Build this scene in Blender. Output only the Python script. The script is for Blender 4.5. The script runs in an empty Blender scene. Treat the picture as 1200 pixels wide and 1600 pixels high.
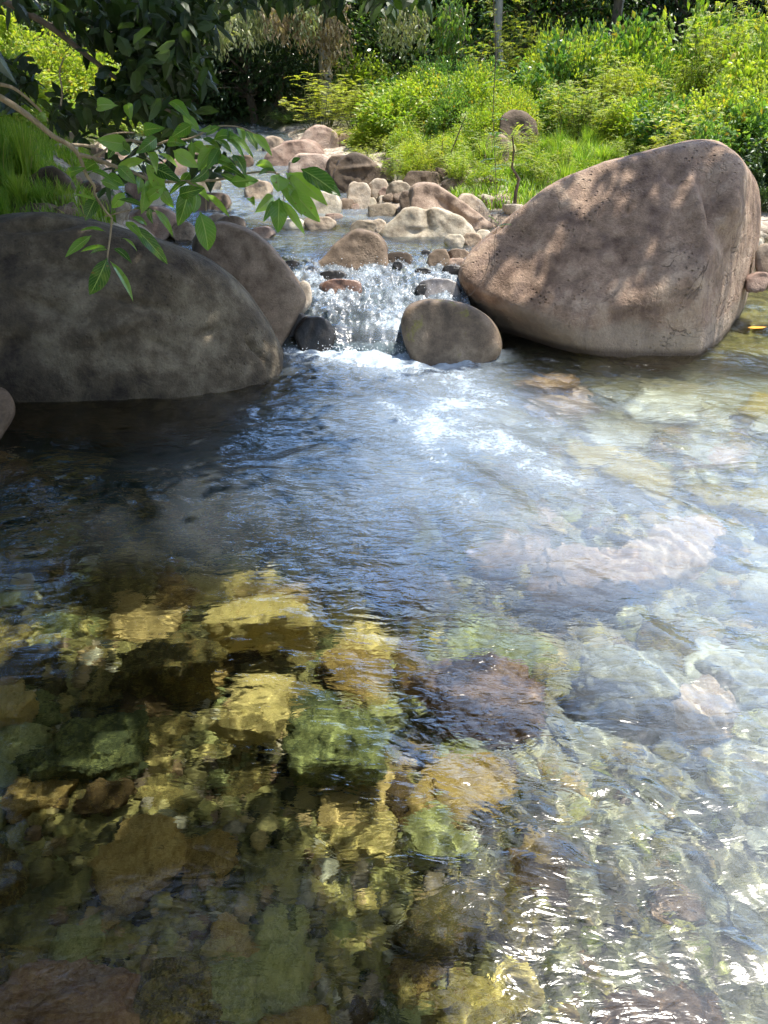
import bpy, math, random
import numpy as np
from mathutils import Vector

# ------------------------------------------------------------------ camera, world, sun, exposure
sc = bpy.context.scene
COL = sc.collection
CAMH, PITCH, F = 1.9, math.radians(29), 1202.0
cam = bpy.data.objects.new('camera', bpy.data.cameras.new('camera'))
COL.objects.link(cam); sc.camera = cam
cam.location = (0, 0, CAMH); cam.rotation_euler = (math.pi/2 - PITCH, 0, 0)
cam.data.sensor_fit = 'VERTICAL'; cam.data.angle = 2*math.atan(800/F)
cam.data.clip_start = .05; cam.data.clip_end = 600

SUN = Vector((.27, .20, .94)).normalized()
w = bpy.data.worlds.new('World'); sc.world = w; w.use_nodes = True
nt = w.node_tree; bg = nt.nodes['Background']
sky = nt.nodes.new('ShaderNodeTexSky'); sky.sky_type = 'NISHITA'; sky.sun_disc = False
sky.sun_elevation = math.asin(SUN.z); sky.sun_rotation = math.atan2(SUN.x, SUN.y)
tc = nt.nodes.new('ShaderNodeTexCoord'); mp = nt.nodes.new('ShaderNodeMapping'); mp.inputs['Scale'].default_value = (1, 1, 2.2)
mp.inputs['Location'].default_value = (3.1, 1.3, .4)
cn = nt.nodes.new('ShaderNodeTexNoise'); cn.inputs['Scale'].default_value = 1.9; cn.inputs['Detail'].default_value = 7
cr = nt.nodes.new('ShaderNodeValToRGB'); cr.color_ramp.elements[0].position = .46; cr.color_ramp.elements[1].position = .60
mx = nt.nodes.new('ShaderNodeMixRGB'); mx.inputs[2].default_value = (9.5, 10.2, 11.5, 1)
L = nt.links.new
L(tc.outputs['Generated'], mp.inputs[0]); L(mp.outputs[0], cn.inputs['Vector']); L(cn.outputs['Fac'], cr.inputs[0])
vd = nt.nodes.new('ShaderNodeVectorMath'); vd.operation = 'DOT_PRODUCT'; vd.inputs[1].default_value = (.82, .25, .5); L(tc.outputs['Generated'], vd.inputs[0])
mr = nt.nodes.new('ShaderNodeMapRange'); L(vd.outputs['Value'], mr.inputs[0]); mr.inputs[1].default_value = .25; mr.inputs[2].default_value = .8; mr.inputs[3].default_value = .04
cm = nt.nodes.new('ShaderNodeMath'); cm.operation = 'MULTIPLY'; L(cr.outputs[0], cm.inputs[0]); L(mr.outputs[0], cm.inputs[1]); L(cm.outputs[0], mx.inputs[0]); sz = nt.nodes.new('ShaderNodeSeparateXYZ'); L(tc.outputs['Generated'], sz.inputs[0])
hz = nt.nodes.new('ShaderNodeMapRange'); L(sz.outputs[2], hz.inputs[0]); hz.inputs[1].default_value = .38; hz.inputs[2].default_value = .72; hz.inputs[3].default_value = .85; hz.inputs[4].default_value = 0  # blue haze band added low in the northern sky to brighten pool reflections
hm = nt.nodes.new('ShaderNodeMixRGB'); hy = nt.nodes.new('ShaderNodeMapRange'); L(sz.outputs[1], hy.inputs[0]); hy.inputs[1].default_value = .15; hy.inputs[2].default_value = .6
hq = nt.nodes.new('ShaderNodeMath'); hq.operation = 'MULTIPLY'; L(hz.outputs[0], hq.inputs[0]); L(hy.outputs[0], hq.inputs[1]); L(hq.outputs[0], hm.inputs[0]); L(sky.outputs[0], hm.inputs[1]); hm.inputs[2].default_value = (8, 16, 32, 1)
L(hm.outputs[0], mx.inputs[1]); L(mx.outputs[0], bg.inputs[0])
bg.inputs[1].default_value = .15
sl = bpy.data.lights.new('sun', 'SUN'); sl.energy = 5.0; sl.angle = math.radians(.5); sl.color = (1, .95, .86)
sl.cycles.is_caustics_light = True
so = bpy.data.objects.new('sun', sl); COL.objects.link(so); so.rotation_euler = SUN.to_track_quat('Z', 'Y').to_euler()
sc.view_settings.view_transform = 'Standard'; sc.view_settings.look = 'None'
sc.view_settings.exposure = .9; sc.view_settings.gamma = 1
sc.cycles.max_bounces = 9; sc.cycles.transmission_bounces = 8; sc.cycles.transparent_max_bounces = 8
sc.cycles.diffuse_bounces = 3; sc.cycles.glossy_bounces = 4
sc.cycles.use_denoising = True; sc.cycles.use_adaptive_sampling = True; sc.cycles.adaptive_threshold = .03; sc.cycles.sample_clamp_indirect = 6; sc.cycles.sample_clamp_direct = 5

# ------------------------------------------------------------------ projection helpers
cP, sP = math.cos(PITCH), math.sin(PITCH)
def ray(px, py):
    a = (px-600)/F; b = -(py-800)/F
    return Vector((a, cP + b*sP, -sP + b*cP))
def at_z(px, py, z):
    d = ray(px, py); t = (z-CAMH)/d.z
    return Vector((d.x*t, d.y*t, z))
def at_Y(px, py, Y):
    d = ray(px, py); t = Y/d.y
    return Vector((d.x*t, Y, CAMH + d.z*t))
def to_px(P):
    P = np.asarray(P, float); x = P[..., 0]; y = P[..., 1]; z = P[..., 2]-CAMH
    dep = y*cP - z*sP; up = y*sP + z*cP
    dep = np.where(dep > .05, dep, .05)
    return 600 + F*x/dep, 800 - F*up/dep

# ------------------------------------------------------------------ numpy noise
_r = np.random.RandomState(7)
PERM = np.concatenate([_r.permutation(512)]*3)
G3 = _r.normal(size=(512, 3)); G3 /= np.linalg.norm(G3, axis=1)[:, None]
def pn(x, y, z=None, seed=0):
    x = np.asarray(x, float); y = np.asarray(y, float)
    if z is None:
        z = np.full_like(x, seed*7.31+.5); dims2 = True
    else: dims2 = False; z = z + seed*13.7
    xi = np.floor(x).astype(np.int64); yi = np.floor(y).astype(np.int64); zi = np.floor(z).astype(np.int64)
    xf = x-xi; yf = y-yi; zf = z-zi
    f = lambda t: t*t*t*(t*(t*6-15)+10)
    u, v, ww = f(xf), f(yf), f(zf); tot = 0
    for dz in ((0,) if dims2 else (0, 1)):
        for dx in (0, 1):
            for dy in (0, 1):
                h = PERM[(PERM[(PERM[(xi+dx) & 511] + yi+dy) & 511] + zi+dz) & 511]
                g = G3[h]
                d = g[..., 0]*(xf-dx) + g[..., 1]*(yf-dy) + (0 if dims2 else g[..., 2]*(zf-dz))
                k = (u if dx else 1-u)*(v if dy else 1-v)
                if not dims2: k = k*(ww if dz else 1-ww)
                tot = tot + k*d
    return tot*1.6
def fbm(x, y, z=None, o=4, seed=0, gain=.5):
    t = 0; a = 1; f = 1
    for i in range(o):
        t = t + a*pn(x*f, y*f, None if z is None else z*f, seed+i*3); a *= gain; f *= 2.03
    return t
def ss(a, b, x):
    t = np.clip((x-a)/(b-a), 0, 1); return t*t*(3-2*t)

# ------------------------------------------------------------------ object helpers
def mesh(name, co, faces, mat=None, smooth=True):
    """faces: (n,k) array or list of such arrays"""
    me = bpy.data.meshes.new(name)
    fl = faces if isinstance(faces, list) else [faces]
    fl = [np.asarray(f, np.int32) for f in fl if len(f)]
    co = np.asarray(co, np.float32)
    me.vertices.add(len(co)); me.vertices.foreach_set('co', co.ravel())
    idx = np.concatenate([f.ravel() for f in fl]); me.loops.add(len(idx)); me.loops.foreach_set('vertex_index', idx)
    cnt = np.concatenate([np.full(len(f), f.shape[1]) for f in fl]); st = np.concatenate([[0], np.cumsum(cnt)[:-1]])
    me.polygons.add(len(cnt)); me.polygons.foreach_set('loop_start', st.astype(np.int32))
    me.update(calc_edges=True)
    me.polygons.foreach_set('use_smooth', np.full(len(cnt), smooth))
    if mat: me.materials.append(mat)
    return me
def link(name, data, parent=None, loc=None):
    o = bpy.data.objects.new(name, data); COL.objects.link(o)
    if parent: o.parent = parent
    if loc is not None: o.location = loc
    return o
def tag(o, label=None, cat=None, group=None, kind=None):
    if label: o['label'] = label
    if cat: o['category'] = cat
    if group: o['group'] = group
    if kind: o['kind'] = kind
    return o
def copy_tree(o, parent=None):
    c = o.copy(); COL.objects.link(c)
    if parent: c.parent = parent
    for ch in o.children: copy_tree(ch, c)
    return c
def setattr_(me, name, vals):
    a = me.attributes.new(name, 'FLOAT', 'POINT'); a.data.foreach_set('value', np.asarray(vals, np.float32).ravel())
def grid_faces(nr, nc):
    r, c = np.meshgrid(np.arange(nr-1), np.arange(nc-1), indexing='ij'); a = (r*nc+c).ravel()
    return np.stack([a, a+1, a+nc+1, a+nc], -1)

# ------------------------------------------------------------------ materials
def newmat(name):
    m = bpy.data.materials.new(name); m.use_nodes = True; n = m.node_tree
    return m, n, n.nodes['Principled BSDF'], n.links.new
def ramp(n, stops):
    r = n.nodes.new('ShaderNodeValToRGB'); e = r.color_ramp.elements
    while len(e) < len(stops): e.new(.5)
    for i, (p, c) in enumerate(stops): e[i].position = p; e[i].color = (*c, 1)
    return r
def noise(n, l, vec, scale, detail=5, rough=.55, dist=0):
    t = n.nodes.new('ShaderNodeTexNoise'); t.inputs['Scale'].default_value = scale; t.inputs['Detail'].default_value = detail
    t.inputs['Roughness'].default_value = rough; t.inputs['Distortion'].default_value = dist
    l(vec, t.inputs['Vector']); return t
def mul(n, l, a, b, op='MULTIPLY', c=None):
    m = n.nodes.new('ShaderNodeMath'); m.operation = op
    for i, v in enumerate((a, b, c)):
        if v is None: continue
        if isinstance(v, (int, float)): m.inputs[i].default_value = v
        else: l(v, m.inputs[i])
    return m.outputs[0]
def mixc(n, l, fac, a, b, mode='MIX'):
    m = n.nodes.new('ShaderNodeMixRGB'); m.blend_type = mode
    for i, v in enumerate((fac, a, b)):
        if isinstance(v, (int, float)): m.inputs[i].default_value = v
        elif isinstance(v, tuple): m.inputs[i].default_value = (*v, 1)
        else: l(v, m.inputs[i])
    return m.outputs[0]
def maprange(n, l, v, a, b, c=0., d=1.):
    m = n.nodes.new('ShaderNodeMapRange'); l(v, m.inputs[0])
    for i, x in enumerate((a, b, c, d)): m.inputs[i+1].default_value = x
    return m.outputs[0]

def rock_mat(name, dark, base, light, sc_=1., rough=.85, bump=.5, pits=.3, stain=None, band=None, streak=None, varyobj=.0, moss=None, fine=1., cracks=.5):
    m, n, p, l = newmat(name)
    t = n.nodes.new('ShaderNodeTexCoord'); v = t.outputs['Object']
    big = noise(n, l, v, 1.1*sc_, 5, .6, .6); mid = noise(n, l, v, 6*sc_, 6, .62); fin = noise(n, l, v, 55*sc_, 4, .7)
    r = ramp(n, [(.36, dark), (.5, base), (.66, light)])
    mixf = mul(n, l, mul(n, l, big.outputs[0], .5), mul(n, l, mid.outputs[0], .5), 'ADD')
    if varyobj:
        oi = n.nodes.new('ShaderNodeObjectInfo')
        mixf = mul(n, l, mixf, mul(n, l, mul(n, l, oi.outputs['Random'], .5, 'SUBTRACT'), varyobj), 'ADD')
    l(mixf, r.inputs[0]); col = r.outputs[0]
    g = maprange(n, l, fin.outputs[0], .3, .7, .72, 1.22)
    gc = n.nodes.new('ShaderNodeCombineXYZ')
    for i in range(3): l(g, gc.inputs[i])
    col = mixc(n, l, fine*.8, col, gc.outputs[0], 'MULTIPLY')
    ck = noise(n, l, v, 1.7*sc_, 4, .55, 1.6); cka = mul(n, l, mul(n, l, ck.outputs[0], .5, 'SUBTRACT'), 0, 'ABSOLUTE'); ckm = mul(n, l, maprange(n, l, cka, .0, .012, 1, 0), maprange(n, l, big.outputs[0], .5, .62))
    col = mixc(n, l, mul(n, l, ckm, cracks), col, tuple(c*.35 for c in dark))
    if stain:
        s = noise(n, l, v, 2.3*sc_, 6, .65, 1.2)
        col = mixc(n, l, maprange(n, l, s.outputs[0], .56, .68, 0, .65), col, stain)
    if streak:                                         # vertical mineral and run-off streaks
        mpn = n.nodes.new('ShaderNodeMapping'); mpn.inputs['Scale'].default_value = (6, 6, .45); l(v, mpn.inputs[0])
        s = noise(n, l, mpn.outputs[0], 1.2, 5, .6)
        col = mixc(n, l, maprange(n, l, s.outputs[0], .5, .68, 0, .55), col, streak)
    if band:                                           # pale deposit left by high water
        geo = n.nodes.new('ShaderNodeNewGeometry'); sx = n.nodes.new('ShaderNodeSeparateXYZ'); l(geo.outputs['Position'], sx.inputs[0])
        zz = mul(n, l, sx.outputs[2], mul(n, l, mul(n, l, big.outputs[0], .5, 'SUBTRACT'), .5), 'ADD')
        col = mixc(n, l, maprange(n, l, zz, band[0], band[0]+.06, .45, 0), col, band[1])
        col = mixc(n, l, maprange(n, l, sx.outputs[2], .025, .07, .85, 0), col, tuple(c*.3 for c in base))
    if moss:
        s = noise(n, l, v, 3.1*sc_, 6, .7, .4)
        col = mixc(n, l, maprange(n, l, s.outputs[0], moss[0], moss[0]+.09, 0, .85), col, moss[1])
    l(col, p.inputs['Base Color']); p.inputs['Roughness'].default_value = rough
    vor = n.nodes.new('ShaderNodeTexVoronoi'); vor.inputs['Scale'].default_value = 22*sc_; l(v, vor.inputs['Vector'])
    msk = maprange(n, l, noise(n, l, v, 1.7*sc_, 4).outputs[0], .53, .62)
    pit = mul(n, l, maprange(n, l, vor.outputs['Distance'], .0, .3, -1, 0), mul(n, l, msk, pits))
    h = mul(n, l, mul(n, l, mid.outputs[0], .8), mul(n, l, fin.outputs[0], .22), 'ADD')
    h = mul(n, l, mul(n, l, h, pit, 'ADD'), mul(n, l, ckm, -.6*cracks), 'ADD')
    b = n.nodes.new('ShaderNodeBump'); b.inputs['Strength'].default_value = bump; b.inputs['Distance'].default_value = .05/sc_
    l(h, b.inputs['Height']); l(b.outputs[0], p.inputs['Normal'])
    return m
M = {}
M['brown'] = rock_mat('brown_volcanic_rock', (.11, .065, .042), (.32, .215, .145), (.52, .39, .28), 1, .85, 1., .9, stain=(.12, .08, .055), band=(.22, (.36, .30, .225)), streak=(.15, .10, .08))
M['grey'] = rock_mat('grey_green_rock', (.022, .014, .007), (.085, .064, .038), (.22, .18, .12), 1.3, .85, 1., .35, stain=(.15, .12, .075), cracks=.0)
M['tan'] = rock_mat('tan_rock', (.16, .115, .08), (.36, .28, .20), (.54, .46, .36), 1.6, .85, .7, .4, varyobj=.5)
M['cream'] = rock_mat('cream_rock', (.24, .19, .13), (.46, .40, .30), (.62, .57, .46), 1.8, .85, .6, .3, varyobj=.35)
M['pink'] = rock_mat('pink_brown_rock', (.18, .11, .08), (.32, .225, .17), (.46, .36, .29), 1.2, .85, .5, .3, varyobj=.15)
M['umber'] = rock_mat('umber_rock', (.055, .036, .022), (.13, .088, .055), (.28, .205, .14), 1.3, .8, .5, .3, varyobj=.2)
M['wet'] = rock_mat('wet_dark_rock', (.012, .011, .010), (.032, .028, .024), (.08, .068, .056), 1.5, .33, .5, .2, varyobj=.2)
M['mossy'] = rock_mat('moss_patched_rock', (.07, .05, .033), (.17, .12, .078), (.33, .25, .17), 1.4, .7, .5, .3, moss=(.60, (.22, .2, .03)))
M['sub_gold'] = rock_mat('algae_gold_rock', (.10, .08, .022), (.42, .33, .09), (.72, .56, .20), 2.6, .9, .9, .5, varyobj=.35, stain=(.34, .16, .035))
M['sub_green'] = rock_mat('algae_green_rock', (.07, .085, .03), (.30, .32, .10), (.60, .58, .22), 2.6, .9, .9, .5, varyobj=.3)
M['sub_pale'] = rock_mat('pale_submerged_rock', (.25, .24, .19), (.48, .46, .38), (.66, .64, .55), 1.5, .9, .5, .2, varyobj=.3)
M['sub_brown'] = rock_mat('brown_submerged_rock', (.12, .06, .03), (.30, .17, .09), (.48, .32, .19), 1.8, .9, .8, .4, varyobj=.3)
M['sub_pink'] = rock_mat('pinkish_submerged_rock', (.3, .19, .14), (.52, .38, .31), (.68, .55, .48), 1.8, .9, .5, .3, varyobj=.2)

def leaf_mat(name, a, b, c, transl=.4, rough=.42, yellow=None):
    m, n, p, l = newmat(name)
    g = n.nodes.new('ShaderNodeNewGeometry'); oi = n.nodes.new('ShaderNodeObjectInfo')
    st = [(.0, a), (.5, b), (.93, c)] + ([(.97, yellow)] if yellow else [])
    r = ramp(n, st); l(g.outputs['Random Per Island'], r.inputs[0])
    hs = n.nodes.new('ShaderNodeHueSaturation'); l(r.outputs[0], hs.inputs['Color'])
    l(maprange(n, l, oi.outputs['Random'], 0, 1, .485, .515), hs.inputs['Hue']); l(maprange(n, l, oi.outputs['Random'], 0, 1, 1.15, .85), hs.inputs['Value'])
    l(hs.outputs[0], p.inputs['Base Color']); p.inputs['Roughness'].default_value = rough
    tr = n.nodes.new('ShaderNodeBsdfTranslucent'); l(mixc(n, l, 1., hs.outputs[0], (1.5, 1.6, .55), 'MULTIPLY'), tr.inputs[0])
    mx = n.nodes.new('ShaderNodeMixShader'); mx.inputs[0].default_value = transl
    l(p.outputs[0], mx.inputs[1]); l(tr.outputs[0], mx.inputs[2]); l(mx.outputs[0], n.nodes['Material Output'].inputs[0])
    return m
M['leaf_bright'] = leaf_mat('bright_leaf', (.17, .27, .035), (.30, .39, .05), (.46, .50, .09), .42, .42, (.42, .34, .07))
M['leaf_mid'] = leaf_mat('mid_green_leaf', (.08, .17, .04), (.14, .25, .06), (.26, .37, .10), .42, .35, (.36, .25, .05))
M['leaf_dark'] = leaf_mat('dark_green_leaf', (.025, .05, .018), (.04, .08, .025), (.075, .12, .035), .28, .35)
M['leaf_pale'] = leaf_mat('pale_olive_leaf', (.2, .24, .10), (.36, .38, .2), (.55, .54, .36), .3, .45)
M['leaf_fern'] = leaf_mat('yellow_green_frond', (.19, .27, .035), (.33, .39, .06), (.48, .48, .11), .42, .5, (.45, .32, .07))
M['grass'] = leaf_mat('grass_blade', (.12, .22, .025), (.2, .32, .04), (.34, .42, .08), .45, .5, (.45, .4, .16))
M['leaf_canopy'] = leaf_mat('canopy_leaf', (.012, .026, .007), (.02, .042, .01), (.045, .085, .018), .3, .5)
M['leaf_dead'] = leaf_mat('dry_leaf', (.24, .17, .09), (.40, .30, .18), (.55, .44, .29), .2, .7)
def bark_mat(name, a, b, s=1.):
    m, n, p, l = newmat(name); t = n.nodes.new('ShaderNodeTexCoord')
    mpn = n.nodes.new('ShaderNodeMapping'); mpn.inputs['Scale'].default_value = (9*s, 9*s, 2.5*s); l(t.outputs['Object'], mpn.inputs[0])
    f = noise(n, l, mpn.outputs[0], 3, 6, .65); r = ramp(n, [(.3, a), (.7, b)]); l(f.outputs[0], r.inputs[0]); l(r.outputs[0], p.inputs['Base Color'])
    p.inputs['Roughness'].default_value = .85
    bb = n.nodes.new('ShaderNodeBump'); bb.inputs['Strength'].default_value = .6; bb.inputs['Distance'].default_value = .02; l(f.outputs[0], bb.inputs['Height']); l(bb.outputs[0], p.inputs['Normal'])
    return m
M['bark'] = bark_mat('brown_bark', (.07, .05, .035), (.2, .15, .11)); M['bark_pale'] = bark_mat('pale_bark', (.28, .25, .2), (.5, .46, .4))
M['twig'] = bark_mat('twig_bark', (.22, .16, .10), (.42, .33, .22), 3.); M['stem'] = bark_mat('green_stem', (.08, .09, .03), (.17, .18, .06), 2.)
# big leaves with veins, drawn over each leaf's own UVs
def big_leaf_mat():
    m, n, p, l = newmat('veined_leaf'); uv = n.nodes.new('ShaderNodeUVMap'); sx = n.nodes.new('ShaderNodeSeparateXYZ'); l(uv.outputs[0], sx.inputs[0])
    av = mul(n, l, mul(n, l, sx.outputs[1], .5, 'SUBTRACT'), 2.0); av = mul(n, l, av, 0, 'ABSOLUTE')
    mid = maprange(n, l, av, .03, .08, 1, 0)
    ph = mul(n, l, mul(n, l, sx.outputs[0], 9.5), mul(n, l, av, -2.6), 'ADD'); fr = mul(n, l, ph, 1, 'FRACT')
    sid = maprange(n, l, mul(n, l, mul(n, l, fr, .5, 'SUBTRACT'), 0, 'ABSOLUTE'), .0, .09, .6, 0)
    vein = mul(n, l, mid, sid, 'MAXIMUM'); g = n.nodes.new('ShaderNodeObjectInfo')
    tcn = n.nodes.new('ShaderNodeTexCoord')
    r = ramp(n, [(0., (.03, .08, .02)), (.45, (.10, .21, .04)), (1., (.26, .40, .08))]); l(g.outputs['Random'], r.inputs[0])
    blot = noise(n, l, tcn.outputs['Object'], 25, 4)
    col = mixc(n, l, maprange(n, l, blot.outputs[0], .5, .75, 0, .5), r.outputs[0], (.18, .24, .06))
    col = mixc(n, l, vein, col, (.26, .34, .13)); sp = noise(n, l, tcn.outputs['Object'], 70, 3); col = mixc(n, l, maprange(n, l, sp.outputs[0], .66, .70, 0, .8), col, (.16, .10, .03)); l(col, p.inputs['Base Color']); p.inputs['Roughness'].default_value = .24
    b = n.nodes.new('ShaderNodeBump'); b.inputs['Strength'].default_value = .5; b.inputs['Distance'].default_value = .004; l(mul(n, l, vein, -1), b.inputs['Height']); l(b.outputs[0], p.inputs['Normal'])
    tr = n.nodes.new('ShaderNodeBsdfTranslucent'); l(mixc(n, l, 1., col, (1.7, 1.9, .5), 'MULTIPLY'), tr.inputs[0])
    mxs = n.nodes.new('ShaderNodeMixShader'); mxs.inputs[0].default_value = .42; l(p.outputs[0], mxs.inputs[1]); l(tr.outputs[0], mxs.inputs[2])
    l(mxs.outputs[0], n.nodes['Material Output'].inputs[0]); return m
M['big_leaf'] = big_leaf_mat()

def water_mat():
    m = bpy.data.materials.new('river_water'); m.use_nodes = True; n = m.node_tree; n.nodes.clear(); l = n.links.new
    out = n.nodes.new('ShaderNodeOutputMaterial'); gl = n.nodes.new('ShaderNodeMixShader'); rf = n.nodes.new('ShaderNodeBsdfRefraction'); gs = n.nodes.new('ShaderNodeBsdfAnisotropic')
    rf.inputs['IOR'].default_value = 1.33; rf.inputs['Roughness'].default_value = 0; rf.inputs['Color'].default_value = (.90, .96, .92, 1); gs.inputs['Roughness'].default_value = .10
    fr = n.nodes.new('ShaderNodeFresnel'); fr.inputs['IOR'].default_value = 1.75; l(fr.outputs[0], gl.inputs[0]); l(rf.outputs[0], gl.inputs[1]); l(gs.outputs[0], gl.inputs[2])
    tw = n.nodes.new('ShaderNodeTexCoord'); bmp = None
    ra = n.nodes.new('ShaderNodeAttribute'); ra.attribute_name = 'chop'
    for (rot, scl, ns, dist, st) in ((.25, (.42, 1, 1), 13, .016, .8), (-.5, (.5, 1, 1), 36, .005, .8)):
        mpn = n.nodes.new('ShaderNodeMapping'); mpn.inputs['Rotation'].default_value = (0, 0, rot); mpn.inputs['Scale'].default_value = scl; l(tw.outputs['Object'], mpn.inputs[0])
        wv = noise(n, l, mpn.outputs[0], ns, 3, .5, .8); bm_ = n.nodes.new('ShaderNodeBump'); l(mul(n, l, ra.outputs['Fac'], st), bm_.inputs['Strength']); bm_.inputs['Distance'].default_value = dist; l(wv.outputs[0], bm_.inputs['Height'])
        if bmp: l(bmp.outputs[0], bm_.inputs['Normal'])
        bmp = bm_
    for q in (rf, gs, fr): l(bmp.outputs[0], q.inputs['Normal'])
    at = n.nodes.new('ShaderNodeAttribute'); at.attribute_name = 'foam_sheen'; t = n.nodes.new('ShaderNodeTexCoord')
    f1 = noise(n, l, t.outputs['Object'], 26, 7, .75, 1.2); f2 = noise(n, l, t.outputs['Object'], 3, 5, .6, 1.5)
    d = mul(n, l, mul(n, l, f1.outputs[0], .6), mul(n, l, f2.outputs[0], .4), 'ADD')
    # foam where noise < threshold set by the foam and sheen amount
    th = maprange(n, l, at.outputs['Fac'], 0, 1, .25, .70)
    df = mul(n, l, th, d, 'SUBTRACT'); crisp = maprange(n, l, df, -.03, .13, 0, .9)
    milk_sheen = mul(n, l, at.outputs['Fac'], .56); fac = mul(n, l, crisp, milk_sheen, 'MAXIMUM')  # milky bubbles, also carrying sky reflection and sheen painted as pale blue
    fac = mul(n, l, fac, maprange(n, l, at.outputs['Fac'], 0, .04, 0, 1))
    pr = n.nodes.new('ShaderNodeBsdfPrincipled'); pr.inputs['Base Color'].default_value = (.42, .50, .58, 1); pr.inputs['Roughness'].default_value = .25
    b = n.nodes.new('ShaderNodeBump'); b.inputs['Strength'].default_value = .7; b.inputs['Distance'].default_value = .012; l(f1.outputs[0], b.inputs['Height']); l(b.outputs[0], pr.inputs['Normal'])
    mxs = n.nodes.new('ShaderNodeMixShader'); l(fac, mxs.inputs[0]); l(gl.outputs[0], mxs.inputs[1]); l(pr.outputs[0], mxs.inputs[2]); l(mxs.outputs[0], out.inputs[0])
    return m
M['water'] = water_mat()

def ground_mat():
    m, n, p, l = newmat('river_bed_and_bank'); g = n.nodes.new('ShaderNodeNewGeometry'); v = g.outputs['Position']
    zone = n.nodes.new('ShaderNodeAttribute'); zone.attribute_name = 'zone'       # 0 bed, 1 gravel, 2 soil under plants
    a = noise(n, l, v, 3.2, 6, .6, .8); b = noise(n, l, v, 14, 6, .65); c = noise(n, l, v, 60, 3, .6)
    bed = ramp(n, [(.32, (.03, .032, .012)), (.45, (.12, .11, .035)), (.55, (.34, .29, .09)), (.64, (.14, .10, .04)), (.8, (.42, .34, .13))])
    l(mul(n, l, mul(n, l, a.outputs[0], .6), mul(n, l, b.outputs[0], .4), 'ADD'), bed.inputs[0])
    vo = n.nodes.new('ShaderNodeTexVoronoi'); vo.inputs['Scale'].default_value = 15; l(v, vo.inputs['Vector'])
    gv = n.nodes.new('ShaderNodeSeparateColor'); l(vo.outputs['Color'], gv.inputs[0]); grr = ramp(n, [(0., (.16, .12, .09)), (.5, (.36, .29, .22)), (1., (.52, .46, .38))]); l(gv.outputs[0], grr.inputs[0]); gr = grr.outputs[0]
    soil = ramp(n, [(.35, (.045, .04, .02)), (.55, (.10, .11, .035)), (.75, (.16, .13, .07))]); l(b.outputs[0], soil.inputs[0])
    col = mixc(n, l, maprange(n, l, zone.outputs['Fac'], 0, 1), bed.outputs[0], gr)
    col = mixc(n, l, maprange(n, l, zone.outputs['Fac'], 1, 2), col, soil.outputs[0])
    pale = n.nodes.new('ShaderNodeAttribute'); pale.attribute_name = 'pale'
    pc = ramp(n, [(.3, (.16, .17, .11)), (.5, (.36, .34, .24)), (.7, (.48, .40, .31))]); l(a.outputs[0], pc.inputs[0])
    col = mixc(n, l, mul(n, l, pale.outputs['Fac'], .85), col, pc.outputs[0])
    dp = n.nodes.new('ShaderNodeAttribute'); dp.attribute_name = 'deep_shade_wet'  # darkness of the deep water painted on the bed, plus wet stream bed
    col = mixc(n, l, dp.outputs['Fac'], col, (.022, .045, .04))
    l(col, p.inputs['Base Color']); p.inputs['Roughness'].default_value = .9
    bb = n.nodes.new('ShaderNodeBump'); bb.inputs['Strength'].default_value = .9; bb.inputs['Distance'].default_value = .05
    h = mul(n, l, mul(n, l, b.outputs[0], .7), mul(n, l, mul(n, l, vo.outputs['Distance'], -.6), mul(n, l, c.outputs[0], .2), 'ADD'), 'ADD')
    l(h, bb.inputs['Height']); l(bb.outputs[0], p.inputs['Normal']); return m
M['ground'] = ground_mat()

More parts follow.
